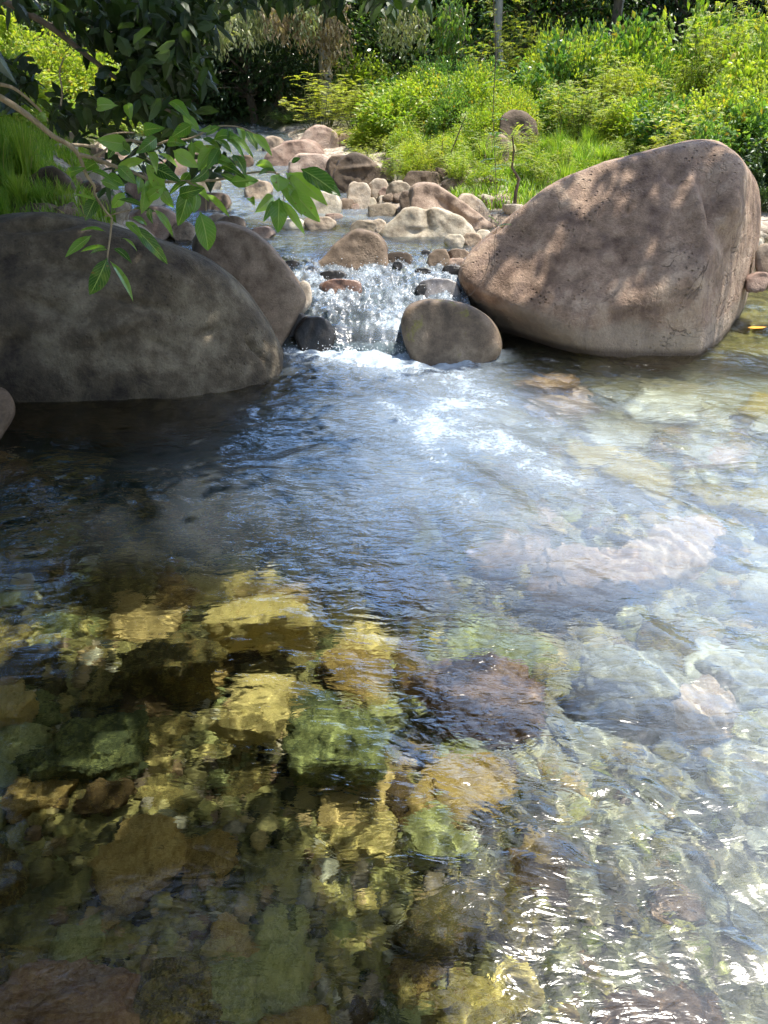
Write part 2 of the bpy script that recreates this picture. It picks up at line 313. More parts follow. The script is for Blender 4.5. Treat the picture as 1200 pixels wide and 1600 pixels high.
# ------------------------------------------------------------------ terrain and water levels
PY = [0, 6.12, 6.18, 6.42, 6.86, 7.5, 8.41, 9.83, 10.8, 12.06, 13.5, 15.4, 19.4, 60]
PZ = [0, 0, .05, .15, .33, .46, .52, .58, .68, .80, .95, 1.08, 1.2, 2.5]
def level(Y): return np.interp(Y, PY, PZ)
def xL(Y): return np.interp(Y, [0, 5.9, 6.2, 7, 8, 10, 12, 15, 20], [-3.6, -3.2, -1.0, -1.3, -1.9, -2.9, -3.6, -4.6, -6])
def xR(Y): return np.interp(Y, [0, 5.9, 6.2, 7, 7.9, 8.3, 8.9, 9.3, 10, 12, 15, 20], [5.6, 5.3, .75, .8, .8, 1.2, 1.1, .1, -.45, -1.2, -1.9, -3.2])
def terrain(x, Y):
    x = np.asarray(x, float); Y = np.asarray(Y, float)
    lv = level(Y); lft = xL(Y); rgt = xR(Y)
    dd = np.maximum(lft-x, x-rgt)                       # >0 on land
    right_ch = (Y > 5.9) & (Y < 8.6)
    d2 = np.maximum(3.3-x, x-5.4)                       # side arm right of the big boulder
    d2 = np.maximum(d2, Y-8.35)
    lv2 = np.where(d2 < .25, 0, lv)
    d2 = np.minimum(d2, np.maximum(np.maximum(.85-x, x-3.4), Y-6.75))
    lv2 = np.where(d2 < .25, 0, lv)
    dR = np.where((Y > 5.9), d2, 99)
    pool = (Y <= 6.1)
    depth = np.where(pool, .48, .22)
    depth = depth + np.where(pool, .95*np.exp(-(((x+1.1)/1.6)**2 + ((Y-4.2)/1.3)**2)) + .35*np.exp(-(((x+.1)/.9)**2+((Y-3.4)/1.6)**2)), 0)
    depth = depth - np.where(pool, .22*ss(.8, 2.5, x)*ss(6, 3, Y), 0)
    land_main = ss(0, .45, dd); land_side = ss(0, .35, dR)
    land = np.minimum(land_main, land_side)
    over = np.clip(np.minimum(dd, dR), 0, None)
    lvm = np.where(land_side < .5, 0, lv)
    rise_r = .03*over + .16*ss(.8, 3.2, over) + .25*ss(4.5, 9, over)
    rise_l = .16*over + .35*ss(.3, 1.6, over) + 1.2*ss(2, 8, over)
    rise = np.where(x < (lft+rgt)/2, rise_l, rise_r)
    z = lvm - depth*(1-land) + land*(.06 + rise)
    z = z + ss(17, 60, Y)*14 + np.clip(np.abs(x)-9, 0, 60)*.22
    z = z + .05*fbm(x*1.3, Y*1.3, o=4, seed=3) + (1-land)*(.10*np.abs(fbm(x*2.6, Y*2.6, o=2, seed=8)) + .05*fbm(x*6, Y*6, o=3, seed=9)) + ss(15, 25, Y)*.5*fbm(x*.2, Y*.2, o=3, seed=5)
    return z
def land_amount(x, Y):
    dd = np.maximum(xL(Y)-x, x-xR(Y)); d2 = np.maximum(np.maximum(3.3-x, x-5.4), Y-8.35); d2 = np.minimum(d2, np.maximum(np.maximum(.85-x, x-3.4), Y-6.75)); dR = np.where(Y > 5.9, d2, 99)
    return np.minimum(dd, dR)
def gz(x, Y): return float(terrain(np.array([x]), np.array([Y]))[0])
def ground_hit(px, py, zoff=0.):
    d = ray(px, py); prev = None
    ts = np.geomspace(4, 45, 1100)
    X = d.x*ts; Yv = d.y*ts; Z = CAMH + d.z*ts
    h = np.maximum(terrain(X, Yv), level(Yv)*(land_amount(X, Yv) < .2)) + zoff
    k = np.argmax(Z < h)
    return Vector((X[k], Yv[k], Z[k]))

def axis(parts):
    out = []
    for a, b, s in parts: out.append(np.arange(a, b, s))
    return np.concatenate(out + [[parts[-1][1]]])
def build_ground():
    xs = axis([(-90, -20, 4.), (-20, -7, .6), (-7, 7, .06), (7, 20, .6), (20, 90, 4.)])
    ys = axis([(-60, -6, 4.), (-6, -1, .4), (-1, 14, .06), (14, 24, .3), (24, 150, 3.)])
    X, Y = np.meshgrid(xs, ys); Z = terrain(X, Y)
    me = mesh('ground', np.stack([X, Y, Z], -1).reshape(-1, 3), grid_faces(len(ys), len(xs)), M['ground'])
    d = land_amount(X, Y); zone = ss(.0, .3, d) + ss(.9, 1.8, d - .8*(Y > 8)*ss(13, 10, Y) + .5*pn(X, Y, seed=2))
    zone = np.where(Y > 17, 2, zone)
    setattr_(me, 'zone', zone)
    setattr_(me, 'pale', np.where(Y < 6.1, ss(.25, .9, x_ := X - .12*(Y-2)+.25*pn(X*1.3, Y*1.3, seed=4)), 0)*(zone < .5))
    setattr_(me, 'deep_shade_wet', np.clip(1.15*np.exp(-(((X+1.5)/1.9)**4 + ((Y-4.75)/1.0)**4)) + .8*np.exp(-(((X-.1)/.7)**2 + ((Y-4.6)/1.2)**2)) + .9*ss(6.0, 6.2, Y)*ss(8, 7.2, Y)*(np.abs(X) < 1.6), 0, 1)*(zone < .4))
    o = tag(link('ground', me), kind='structure'); o.cycles.is_caustics_receiver = True
build_ground()

# ------------------------------------------------------------------ water
def waves(X, Y, chop=False):
    cx, cy = -.1, 6.3
    r = np.hypot(X-cx, Y-cy); th = np.arctan2(X-cx, cy-Y)
    wx = X + .16*fbm(X*1.2, Y*1.2, o=2, seed=21); wy = Y + .16*fbm(X*1.2, Y*1.2, o=2, seed=25)
    # stretched along the current, which fans out from the fall towards the lower right
    u = wx*.83 + wy*.55; v = (-wx*.55 + wy*.83)
    left = ss(.9, -.9, X + .5*pn(X*.8, Y*.8, seed=47))
    rough = .42 + .68*ss(-1.3, .6, X - .25*(3-Y)) ; rough = rough*(.75+.5*ss(-.3, .4, fbm(X*.5, Y*.5, o=2, seed=40)))
    rough = np.maximum(rough, .98*ss(2.4, 3.4, Y)*ss(-3.0, -1.8, X))
    patch = ss(-.35, .35, pn(X*.9, Y*.9, seed=44))
    def oct(U, V):
        z = 0
        for f, s, sd in ((.9, .035, 1), (2.1, .055, 2), (4.6, .085, 3), (9.5, .10*(.5+.8*patch), 4), (20, .085*(.35+patch), 5)):
            nz = pn(U*f, V*f, seed=sd+50)
            if f > 4: nz = .6*nz + .5*(.35-np.abs(pn(U*f*.8, V*f*.8, seed=sd+60)))
            z = z + s/f*nz
        return z
    z = oct(u, v*.6)*(1-left) + oct(wx*.7, wy*1.2)*left
    # concentric ripple trains over the shallow stones
    for (a, b, k, amp, rad) in ((.95, 1.25, 95, .0011, .42), (.15, 1.75, 120, .0007, .3), (1.5, 2.3, 80, .0010, .45), (-.35, 2.15, 110, .0006, .3), (1.2, 3.3, 85, .0009, .4)):
        rr = np.hypot(X-a, (Y-b)*.8) + .05*pn(X*4, Y*4, seed=int(k)); z = z + amp*np.sin(rr*k)*np.exp(-(rr/rad)**2)*(rr > .02)
    if chop: return np.clip(rough*.85, .12, 1)*(1-.55*ss(.2, 1.0, X)*ss(4.5, 3, Y))
    z = z*rough*(.85-.2*ss(.2, 1.0, X)*ss(3.5, 2.2, Y))
    near = np.exp(-((Y-6.1)/.75)**2)*np.exp(-((X-.0)/.95)**2)
    z = z + near*.035*fbm(X*7, Y*9, o=4, seed=77)
    return z
def foam_sheen_pool(X, Y):
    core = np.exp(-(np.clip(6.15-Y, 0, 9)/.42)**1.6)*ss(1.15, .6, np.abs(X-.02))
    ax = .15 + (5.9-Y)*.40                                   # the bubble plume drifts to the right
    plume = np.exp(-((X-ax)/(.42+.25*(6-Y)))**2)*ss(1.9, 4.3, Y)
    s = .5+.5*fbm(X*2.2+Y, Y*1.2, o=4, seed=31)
    f = .95*core + plume*(.34+.50*s)*1.0 + .22*ss(-2.0, -.6, X)*ss(.9, .2, X)*ss(2.6, 3.6, Y)*ss(5.6, 4.6, Y)*s  # last term paints the blue sky reflection left of centre as milky water
    side = .30*ss(.5, 1.6, X-.1*(Y-3))*ss(5.2, 4.0, Y)*ss(.0, 1.6, Y)*(.6+.8*s)  # silvery sheen of the right water, painted as a milky tint
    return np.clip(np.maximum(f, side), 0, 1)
def build_pool():
    xs = axis([(-9, -4.2, .08), (-4.2, -2.4, .02), (-2.4, 3.6, .0095), (3.6, 6.5, .02)])
    ys = axis([(-2.5, .3, .06), (.3, 3, .0085), (3, 6.2, .012), (6.2, 9.0, .03)])
    X, Y = np.meshgrid(xs, ys); Z = waves(X, Y)
    me = mesh('pool_water', np.stack([X, Y, Z], -1).reshape(-1, 3), grid_faces(len(ys), len(xs)), M['water'])
    setattr_(me, 'foam_sheen', foam_sheen_pool(X, Y)*(Y < 6.3)); setattr_(me, 'chop', waves(X, Y, True))
    o = tag(link('pool_water', me), kind='structure'); o.cycles.is_caustics_caster = True
build_pool()
def stream_z(X, Y):
    z = level(Y)
    casc = np.clip(ss(6.1, 6.4, Y)*ss(7.9, 7.3, Y) + .35*ss(8.9, 10, Y), 0, 1)
    lip = ss(6.08, 6.2, Y)*ss(6.48, 6.34, Y)
    t = .045*fbm(X*5, Y*5, o=5, seed=80, gain=.6) + .012*fbm(X*22, Y*22, o=3, seed=83)
    tl = .018*fbm(X*9, Y*2.2, o=3, seed=86) + .03*fbm(X*2.5, Y*1., o=2, seed=88)
    return z + casc*(1-lip)*t + lip*tl + (1-casc)*.006*fbm(X*9, Y*6, o=3, seed=90)
def build_stream():
    xs = axis([(-7, -3.6, .04), (-3.6, 1.7, .0125), (1.7, 2, .05)]); ys = axis([(6.10, 7.9, .0125), (7.9, 12, .025), (12, 26, .08)])
    X, Y = np.meshgrid(xs, ys); X = X + 0*Y; Z = stream_z(X, Y)
    Z = np.where(Y < 6.13, Z-.05, Z)
    Z = Z - 1.0*ss(.72, .95, X)*ss(7.3, 7.1, Y)
    me = mesh('stream_water', np.stack([X, Y, Z], -1).reshape(-1, 3), grid_faces(len(ys), len(xs)), M['water'])
    s = .5+.5*fbm(X*3, Y*2.2, o=4, seed=91)
    f = (ss(6.28, 6.46, Y)*ss(7.75, 7.2, Y))*(.42+.5*s) + .62*ss(8.9, 9.6, Y)*(.5+.6*s) + .14*ss(7.4, 7.8, Y)*ss(8.9, 8.6, Y)
    f = f + ss(6.12, 6.2, Y)*ss(6.5, 6.34, Y)*(.16+.5*ss(-.5, .3, X)+.0*ss(.45, .8, .5+.5*fbm(X*7, Y*1.3, o=3, seed=95)))
    f = f*(.84-.35*ss(.1, -.35, X)*ss(6.75, 6.5, Y))
    setattr_(me, 'foam_sheen', np.clip(f, 0, .95)); setattr_(me, 'chop', 0*f+.9)
    o = tag(link('stream_water', me), kind='structure')
build_stream()

# ------------------------------------------------------------------ rocks
def ico(sub):
    import bmesh
    bm = bmesh.new(); bmesh.ops.create_icosphere(bm, subdivisions=sub, radius=1)
    v = np.array([q.co for q in bm.verts]); f = np.array([[q.index for q in t.verts] for t in bm.faces]); bm.free()
    return v/np.linalg.norm(v, axis=1)[:, None], f
ICO = {k: ico(k) for k in (3, 4, 5, 6, 7)}
C0 = np.array([0, 0, CAMH])
def hull_rock(name, outline, mat, zb, D, p=14, sub=5, planes=(), sink=.25, rough=.02, dents=(), seed=0, frontlean=28, Yf=None, back=None, grow=1.02, parent=None):
    """a boulder bounded by the planes of its outline, a leaning front, a back and a flat buried base"""
    ol = np.array(outline, float); pyb = ol[:, 1].max(); pxc = ol[:, 0].mean(); pyc = (ol[:, 1].max()+ol[:, 1].min())/2
    if Yf is None: Yf = at_z(pxc, pyb, zb).y
    Yc = Yf + D; c = np.array(at_Y(pxc, pyc, Yc)); c[2] = max(c[2], zb+.01)
    N = []; H = []
    area = sum(ol[i-1][0]*ol[i][1]-ol[i][0]*ol[i-1][1] for i in range(len(ol)))
    for i in range(len(ol)):
        a = np.array(ray(*ol[i-1])); b = np.array(ray(*ol[i])); n = np.cross(a, b); n /= np.linalg.norm(n)
        if n@(c-C0) > 0: n = -n
        if n[2] < -.75: continue                      # the foot is replaced by the buried base
        N.append(n); H.append(-(n@(c-C0)))
    def add(n, h): n = np.array(n, float); h = h/np.linalg.norm(n); n /= np.linalg.norm(n); N.append(n); H.append(h)
    fl = math.radians(frontlean)
    add((0, -math.cos(fl), math.sin(fl)), math.cos(fl)*D + math.sin(fl)*0 + (c[2]-zb)*0)
    add((0, 1, .2), back or D)
    add((0, 0, -1), c[2]-zb+sink)
    for (n, pt) in planes:
        n = np.array(n, float); n /= np.linalg.norm(n); h = n@(np.array(pt)-c)
        N.append(n); H.append(max(h, .05))
    N = np.array(N); H = np.array(H); H = np.maximum(H, .02)
    V, Fc = ICO[sub]
    dp = np.clip(V@N.T, 0, None)/H[None]
    r = (dp**p).sum(1)**(-1/p)*grow
    P = V*r[:, None]; s = r.mean()
    q = P + c
    r2 = fbm(q[:, 0]*1.4/ s**.6, q[:, 1]*1.4/s**.6, q[:, 2]*1.4/s**.6, o=3, seed=seed)*rough*1.6 + fbm(q[:, 0]*7, q[:, 1]*7, q[:, 2]*7, o=3, seed=seed+5)*rough*.35
    P = P + V*(r2*s)[:, None]
    q = P + c
    for (px, py, rad, amp, ex, ang) in dents:         # hollows and ridges, sized in metres about a surface point
        u, v = to_px(q); dep = q[:, 1]*cP-(q[:, 2]-CAMH)*sP; front = (q[:, 1] < c[1]+.2)
        du = (u-px)/F*dep; dv = (v-py)/F*dep; ca, sa = math.cos(ang), math.sin(ang)
        e = ((du*ca+dv*sa)/(rad*ex))**2 + ((-du*sa+dv*ca)/rad)**2
        P = P + (V*(amp*np.exp(-e)*front)[:, None]); 
    base = Vector((c[0], c[1], zb)); off = c - np.array(base)
    me = mesh(name, P+off, Fc, mat)
    o = link(name, me, parent, base)
    return o
# --- the giant right boulder
BR = [(712, 445), (722, 402), (790, 342), (860, 283), (912, 258), (985, 240), (1040, 222), (1085, 213), (1122, 217), (1160, 245), (1187, 285), (1194, 335), (1184, 405), (1160, 500), (1110, 552), (960, 560), (800, 552), (740, 500)]
A = lambda px, py, Y: np.array(at_Y(px, py, Y))
br = hull_rock('boulder', BR, M['brown'], 0, .95, p=26, sub=7, sink=.6, rough=.014, seed=3, Yf=6.02, back=1.3, grow=1.01, frontlean=36,
    planes=[((.80, -.58, .10), A(1105, 500, 6.15)), ((-.05, -1, .14), A(960, 535, 6.03)), ((-.55, -.5, -.68), A(745, 452, 6.45)), ((-.72, -.45, -.52), A(835, 520, 6.12)), ((-.28, -.62, .73), A(830, 380, 6.75)), ((-.5, -.8, .1), A(760, 430, 6.5))],
    dents=[(800, 368, .10, -.075, 1.8, .2), (840, 430, .07, -.04, 2.2, -.2), (1052, 278, .05, -.05, 1, 0), (1118, 330, .07, -.11, 4, 1.35), (1085, 330, .06, .07, 5, 1.3), (1150, 330, .10, .04, 4, 1.4), (830, 455, .04, -.04, 2, .3),
           (955, 505, .12, -.03, 1.6, .3), (800, 430, .06, .05, 1.8, 1.0), (870, 470, .09, .03, 2, .5), (905, 440, .05, -.02, 1, 0), (1000, 440, .07, -.015, 1.5, 0), (980, 330, .03, -.02, 1, 0), (760, 395, .05, -.03, 2, -.7)])
tag(br, 'huge reddish brown boulder with leaf shadows and a pale band at its waterline', 'boulder')
# --- the big left boulder
BL = [(-330, 560), (-260, 420), (-120, 350), (0, 333), (75, 320), (140, 333), (230, 365), (310, 388), (360, 418), (405, 465), (440, 520), (455, 560), (438, 590), (300, 612), (0, 605), (-250, 600)]
bl = hull_rock('boulder', BL, M['grey'], 0, 1.0, p=13, sub=7, sink=.7, rough=.012, seed=11, Yf=5.0, back=1.4, grow=1.035, frontlean=40, planes=[((0, -1, .12), A(150, 560, 5.05)), ((.5, -.8, .35), A(360, 520, 5.4))],
    dents=[(215, 475, .03, -.06, 7, .25), (330, 520, .03, -.04, 4, -.3), (400, 548, .016, -.07, 6, .85), (440, 530, .014, -.06, 6, 1.0), (60, 480, .06, -.06, 4, .3), (180, 510, .05, .045, 5, -.3), (280, 440, .05, .03, 4, .5), (70, 350, .035, -.08, 7, -.1), (160, 525, .025, -.04, 3, 1.2), (120, 420, .06, -.04, 5, .15), (250, 540, .03, -.03, 5, .4), (20, 540, .08, -.05, 2, 0)])
tag(bl, 'huge grey boulder in shade at the left pool edge, under the hanging leaves', 'boulder')
o = hull_rock('boulder', [(305, 365), (345, 343), (375, 352), (405, 368), (440, 402), (466, 438), (480, 462), (470, 482), (420, 505), (330, 505), (300, 440)], M['umber'], .2, .5, p=14, sub=6, sink=.5, rough=.02, seed=21, Yf=6.35)
tag(o, 'rounded brown boulder beside the falls, behind the huge shaded grey one', 'boulder')
o = hull_rock('boulder', [(624, 505), (630, 482), (655, 467), (690, 466), (730, 474), (765, 492), (782, 520), (786, 548), (770, 562), (700, 566), (640, 552)], M['mossy'], 0, .38, p=9, sub=6, sink=.4, rough=.02, seed=27, Yf=5.95, grow=1.05, frontlean=15)
tag(o, 'smooth round boulder with a yellow moss patch beside the falls', 'boulder')
o = hull_rock('boulder', [(500, 408), (528, 376), (556, 357), (588, 363), (606, 384), (604, 410), (560, 422), (515, 418)], M['umber'], .44, .33, p=14, sub=6, sink=.35, rough=.06, seed=31, Yf=7.42)
tag(o, 'dark domed boulder standing alone in the middle of the stream', 'boulder')
o = hull_rock('boulder', [(-140, 640), (-60, 600), (5, 603), (22, 620), (26, 648), (10, 672), (-100, 690)], M['umber'], 0, .3, p=10, sub=5, sink=.5, rough=.02, seed=33)
tag(o, 'small brown boulder cut off by the left picture edge at the waterline', 'boulder')

# --- traced rocks of the upper stream:  cx, cy, w, h, material, label, group
def ellipse(cx, cy, w_, h_, seed, n=11, flat=0):
    r = random.Random(seed); pts = []
    e = 2.0+r.random()*.9
    for k in range(n):
        a = 2*math.pi*(k+r.random()*.5)/n; ca, sa = math.cos(a), math.sin(a)
        q = 1/((abs(ca)**e+abs(sa)**e)**(1/e)); q *= r.uniform(.93, 1.05)
        y = sa*q; y = min(y, .85)
        pts.append((cx+ca*q*w_/2, cy+y*h_/2))
    return pts
def stone(name, cx, cy, w_, h_, mat, label, cat='rock', group=None, seed=None, zb=None, outline=None, sub=4, D=None, **kw):
    seed = seed if seed is not None else int(cx*7+cy*3) % 997
    pb = cy+h_*.42; hit = ground_hit(cx, pb)
    z = hit.z if zb is None else zb; Yf = hit.y if zb is None else at_z(cx, pb, zb).y
    s = Yf/F; D = D or max(.04, .38*min(w_, h_*1.5)*s*1.05)
    rf_ = random.Random(seed+1); Cc = np.array(at_Y(cx, cy, Yf+D)); planes_ = []
    for _ in range(5):
        nn_ = np.array([rf_.uniform(-1, 1), rf_.uniform(-1, .3), rf_.uniform(.1, 1)]); nn_ /= np.linalg.norm(nn_); ext = abs(nn_[0])*w_*s/2+abs(nn_[1])*D+abs(nn_[2])*h_*s/2; planes_.append((nn_, Cc+nn_*ext*rf_.uniform(.62, .85)))
    kw.setdefault('planes', planes_)
    o = hull_rock(name, outline or ellipse(cx, cy, w_, h_, seed), mat, z, D, p=kw.pop('p', 22), sub=sub, sink=kw.pop('sink', max(.06, h_*s*.3)), rough=kw.pop('rough', .035), seed=seed, Yf=Yf, grow=kw.pop('grow', 1.03), **kw)
    return tag(o, label, cat, group)
RT = [
 (668, 345, 150, 56, 'cream', 'large cream rock with two humps at the edge of the calm water', [(594, 366), (612, 344), (640, 320), (655, 319), (672, 324), (700, 323), (722, 338), (738, 356), (744, 370), (735, 374), (600, 372)], 6, [(664, 340, .05, -.06, 3, 1.5), (650, 363, .04, -.06, 3, 0)]),
 (700, 325, 140, 74, 'brown2', 'long brown ridged rock lying behind the large cream rock', [(640, 305), (645, 291), (662, 285), (690, 291), (716, 310), (752, 332), (778, 352), (778, 362), (760, 364), (700, 352), (645, 330)], 6, [(690, 320, .06, -.05, 4, .6), (735, 338, .04, .03, 4, .5), (757, 345, .03, -.04, 2, 0)]),
 (742, 325, 62, 52, 'tan', 'flat sloping tan slab behind the right end of the ridged brown rock', [(715, 312), (722, 302), (738, 303), (758, 325), (775, 345), (760, 348), (725, 330)], 5, []),
 (560, 265, 86, 54, 'umber', 'broad dark brown boulder with a peaked top at the bushes', [(518, 282), (524, 262), (535, 247), (552, 239), (570, 243), (590, 257), (602, 272), (602, 286), (560, 292), (525, 290)], 6, [(560, 262, .03, .04, 6, -.1)]),
 (527, 258, 34, 34, 'umber', 'small grey brown boulder left of the broad dark peaked one', None, 5, []),
 (612, 264, 34, 32, 'umber', 'shaded brown boulder right of the broad dark peaked one', None, 5, []),
 (460, 238, 92, 46, 'pink', 'long smooth pinkish boulder sloping down to the left, far upstream', [(408, 258), (418, 240), (448, 222), (475, 217), (492, 222), (506, 240), (500, 256), (450, 262)], 6, []),
 (500, 213, 62, 40, 'pink', 'tall pink brown boulder farthest upstream beside the feathery bush', [(468, 225), (478, 204), (492, 195), (508, 196), (525, 208), (532, 225), (510, 232)], 5, []),
 (484, 259, 70, 38, 'pink', 'smooth domed pinkish boulder in front of the long sloping one', None, 5, []),
 (427, 226, 34, 24, 'tan', 'grey tan boulder left of the long pinkish boulder', None, 4, []),
 (552, 218, 60, 20, 'pink', 'low pinkish rock half hidden in the weeds far upstream', None, 4, []),
 (560, 305, 37, 44, 'tan', 'upright block shaped tan rock on the gravel bar', [(542, 322), (546, 290), (556, 282), (570, 284), (578, 296), (576, 320), (560, 327)], 5, []),
 (543, 289, 34, 26, 'tan', 'grey tan rock behind the upright block shaped one', None, 4, []),
 (592, 296, 32, 34, 'tan', 'egg shaped tan rock right of the upright block', None, 4, []),
 (624, 299, 40, 32, 'cream', 'large pale rounded cobble between the tan rocks and ridged rock', None, 5, []),
 (636, 314, 26, 32, 'tan', 'dull tan rock tucked against the ridged brown rock', None, 4, []),
 (600, 302, 18, 18, 'pink', 'small reddish stone on the pale cobbles', None, 4, []),
 (602, 310, 22, 10, 'cream', 'small flat pale stone under the reddish stone', None, 4, []),
 (603, 315, 20, 12, 'tan', 'small rounded tan stone above the flat pale slab', None, 4, []),
 (581, 317, 15, 18, 'cream', 'white egg shaped pebble leaning on the upright block', None, 4, []),
 (597, 328, 46, 22, 'cream', 'flat wedge shaped pale slab on the gravel beside the water', None, 5, []),
 (543, 318, 24, 18, 'umber', 'brown cobble at the foot of the upright block', None, 4, []),
 (555, 323, 14, 10, 'pink', 'little pinkish cobble at the foot of the upright block', None, 4, []),
 (508, 318, 52, 36, 'cream', 'pale block by the stream behind the bright leaf cluster', [(484, 330), (484, 308), (500, 300), (525, 302), (533, 316), (530, 333), (500, 336)], 5, []),
 (522, 338, 28, 9, 'pink', 'thin flat pinkish stone in the shallows', None, 4, []),
 (570, 354, 44, 22, 'cream', 'pale shelf rock left of the two humped cream rock', None, 5, []),
 (593, 353, 22, 22, 'tan', 'grey round stone against the two humped cream rock', None, 4, []),
 (500, 348, 52, 22, 'tan', 'pale low rock with a dark foot out in the stream', None, 5, []),
 (458, 350, 40, 18, 'cream', 'flat pale rock in the stream under the drooping leaves', None, 4, []),
 (409, 364, 40, 18, 'pink', 'small orange brown rock above the falls, left of midstream', None, 5, []),
 (404, 297, 44, 30, 'tan', 'tan grey boulder in the stream behind the leaf cluster', None, 5, []),
 (383, 252, 28, 20, 'umber', 'small brown boulder at the far bend of the stream', None, 4, []),
 (362, 348, 46, 20, 'mossy', 'lumpy moss covered rock on top of the left bank boulder', None, 5, []),
 (341, 342, 30, 18, 'tan', 'small tan rock beside the lumpy mossy rock', None, 4, []),
 (330, 315, 66, 30, 'tan', 'brown slab at the left side of the stream', None, 5, []),
 (325, 285, 42, 30, 'cream', 'pale slab glimpsed between the hanging leaves', None, 4, []),
 (238, 345, 84, 48, 'pink', 'broad sunlit pinkish slab just behind the huge grey boulder', None, 5, []),
 (285, 362, 40, 30, 'tan', 'sunlit tan rock at the right end of the pinkish slab', None, 5, []),
 (226, 290, 62, 46, 'pink', 'pink brown slanted boulder behind the two hanging leaves', None, 5, []),
 (240, 310, 40, 30, 'cream', 'pale rock at the foot of the slanted pink boulder', None, 4, []),
 (175, 325, 56, 42, 'cream', 'pale cream boulder behind the bending twig', None, 5, []),
 (80, 284, 74, 54, 'umber', 'rough brown boulder with grass tufts on the left bank', [(42, 308), (46, 280), (60, 262), (82, 257), (100, 270), (116, 292), (116, 310), (80, 314)], 5, [(80, 285, .05, -.06, 3, .6)]),
 (137, 278, 46, 34, 'tan', 'tan boulder right of the rough grassy one', None, 5, []),
 (60, 328, 62, 22, 'umber', 'low dark slab on the bank above the huge grey boulder', None, 5, []),
 (112, 218, 36, 24, 'pink', 'small pink boulder far off behind the forking branch', None, 4, []),
 (182, 248, 36, 24, 'pink', 'distant pinkish boulder behind the branch fork', None, 4, []),
 (150, 240, 34, 20, 'tan', 'distant tan boulder left of the pinkish one', None, 4, []),
 (270, 262, 48, 26, 'pink', 'distant pink boulder under the leafy branch', None, 4, []),
 (320, 248, 40, 22, 'tan', 'distant tan boulder at the bend of the stream', None, 4, []),
 (808, 212, 50, 76, 'umber', 'tall dark boulder with a lit top standing in the bushes', [(784, 250), (780, 205), (786, 182), (800, 173), (822, 175), (838, 188), (842, 215), (838, 252)], 6, []),
 (776, 240, 40, 66, 'umber', 'black rock in shade left of the tall boulder in the bushes', None, 5, []),
 (662, 280, 64, 26, 'umber', 'rough crumbly brown rock behind the ridged rock', None, 5, []),
 (682, 272, 34, 20, 'umber', 'small dark rock at the edge of the weeds', None, 4, []),
 (716, 288, 52, 24, 'tan', 'grey tan slab at the edge of the grass', None, 5, []),
 (742, 298, 40, 18, 'cream', 'smooth white stone at the edge of the grass', None, 5, []),
 (777, 308, 44, 12, 'tan', 'long low tan stone in the grass above the giant boulder', None, 4, []),
 (772, 318, 26, 16, 'pink', 'round pinkish stone under the long low tan stone', None, 4, []),
 (795, 320, 20, 13, 'cream', 'small whitish stone beside the thin sapling', None, 4, []),
 (642, 272, 22, 12, 'umber', 'small brown rock among the weeds', None, 4, []),
 (621, 277, 24, 10, 'cream', 'row of pale stone at the foot of the weeds', None, 4, []),
 (711, 376, 34, 22, 'cream', 'angular pale rock with a dark side by the calm water', None, 5, []),
 (737, 374, 30, 22, 'tan', 'angular tan rock against the giant boulder', None, 4, []),
 (755, 366, 22, 14, 'cream', 'little white rock at the shoulder of the giant boulder', None, 4, []),
 (684, 404, 34, 32, 'umber', 'dark angular rock at the right side of the rapid', [(667, 415), (670, 398), (680, 390), (696, 390), (702, 402), (700, 418), (680, 422)], 5, []),
 (716, 398, 38, 18, 'tan', 'flat brown rock between the dark angular one and giant boulder', None, 5, []),
 (712, 410, 34, 14, 'pink', 'thin reddish rock under the flat brown one', None, 4, []),
 (708, 421, 34, 14, 'wet', 'wet dark rock below the thin reddish one', None, 4, []),
 (623, 402, 40, 17, 'umber', 'low brown rock just right of the domed midstream boulder', None, 5, []),
 (621, 414, 16, 12, 'wet', 'tiny black rock below the low brown one', None, 4, []),
 (665, 394, 14, 8, 'wet', 'tiny dark rock breaking the calm water', None, 4, []),
 (520, 430, 44, 15, 'wet', 'black wet rock in the white water left of the middle', None, 5, []),
 (533, 446, 66, 20, 'subr', 'flat reddish wet rock washed by the white water', None, 5, []),
 (685, 447, 64, 26, 'wetg', 'smooth grey wet rock beside the giant boulder', None, 5, []),
 (662, 452, 30, 16, 'wet', 'small black wet rock left of the smooth grey one', None, 4, []),
 (660, 425, 26, 14, 'wet', 'dark stone in the splashes under the angular rock', None, 4, []),
 (447, 505, 60, 44, 'wet', 'black wet rock between the shaded boulders and the falls', None, 5, []),
 (492, 522, 66, 52, 'wet', 'black wet rock under the left side of the falls', None, 5, []),
 (456, 412, 26, 12, 'wet', 'dark stone in the rapid near the rounded brown boulder', None, 4, []),
 (476, 462, 22, 50, 'tan', 'reddish foot stone against the rounded brown boulder', None, 4, []),
 (1196, 405, 34, 52, 'tan', 'round tan rock right of the giant boulder', None, 5, []),
 (1186, 435, 40, 20, 'pink', 'low orange rock by the small side cascade', None, 4, []),
 (1180, 382, 24, 22, 'cream', 'pale rock under the bushes right of the giant boulder', None, 4, []),
 (1250, 420, 60, 60, 'tan', 'tan boulder at the right picture edge behind the side arm', None, 5, []),
]
M['brown2'] = rock_mat('ridged_brown_rock', (.16, .105, .075), (.30, .215, .155), (.46, .36, .28), 1.8, .85, .6, .5)
M['subr'] = rock_mat('wet_red_rock', (.10, .05, .035), (.2, .115, .08), (.33, .22, .17), 1.6, .25, .5, .2)
M['wetg'] = rock_mat('wet_grey_rock', (.12, .11, .11), (.24, .22, .21), (.38, .36, .34), 1.5, .2, .4, .1)
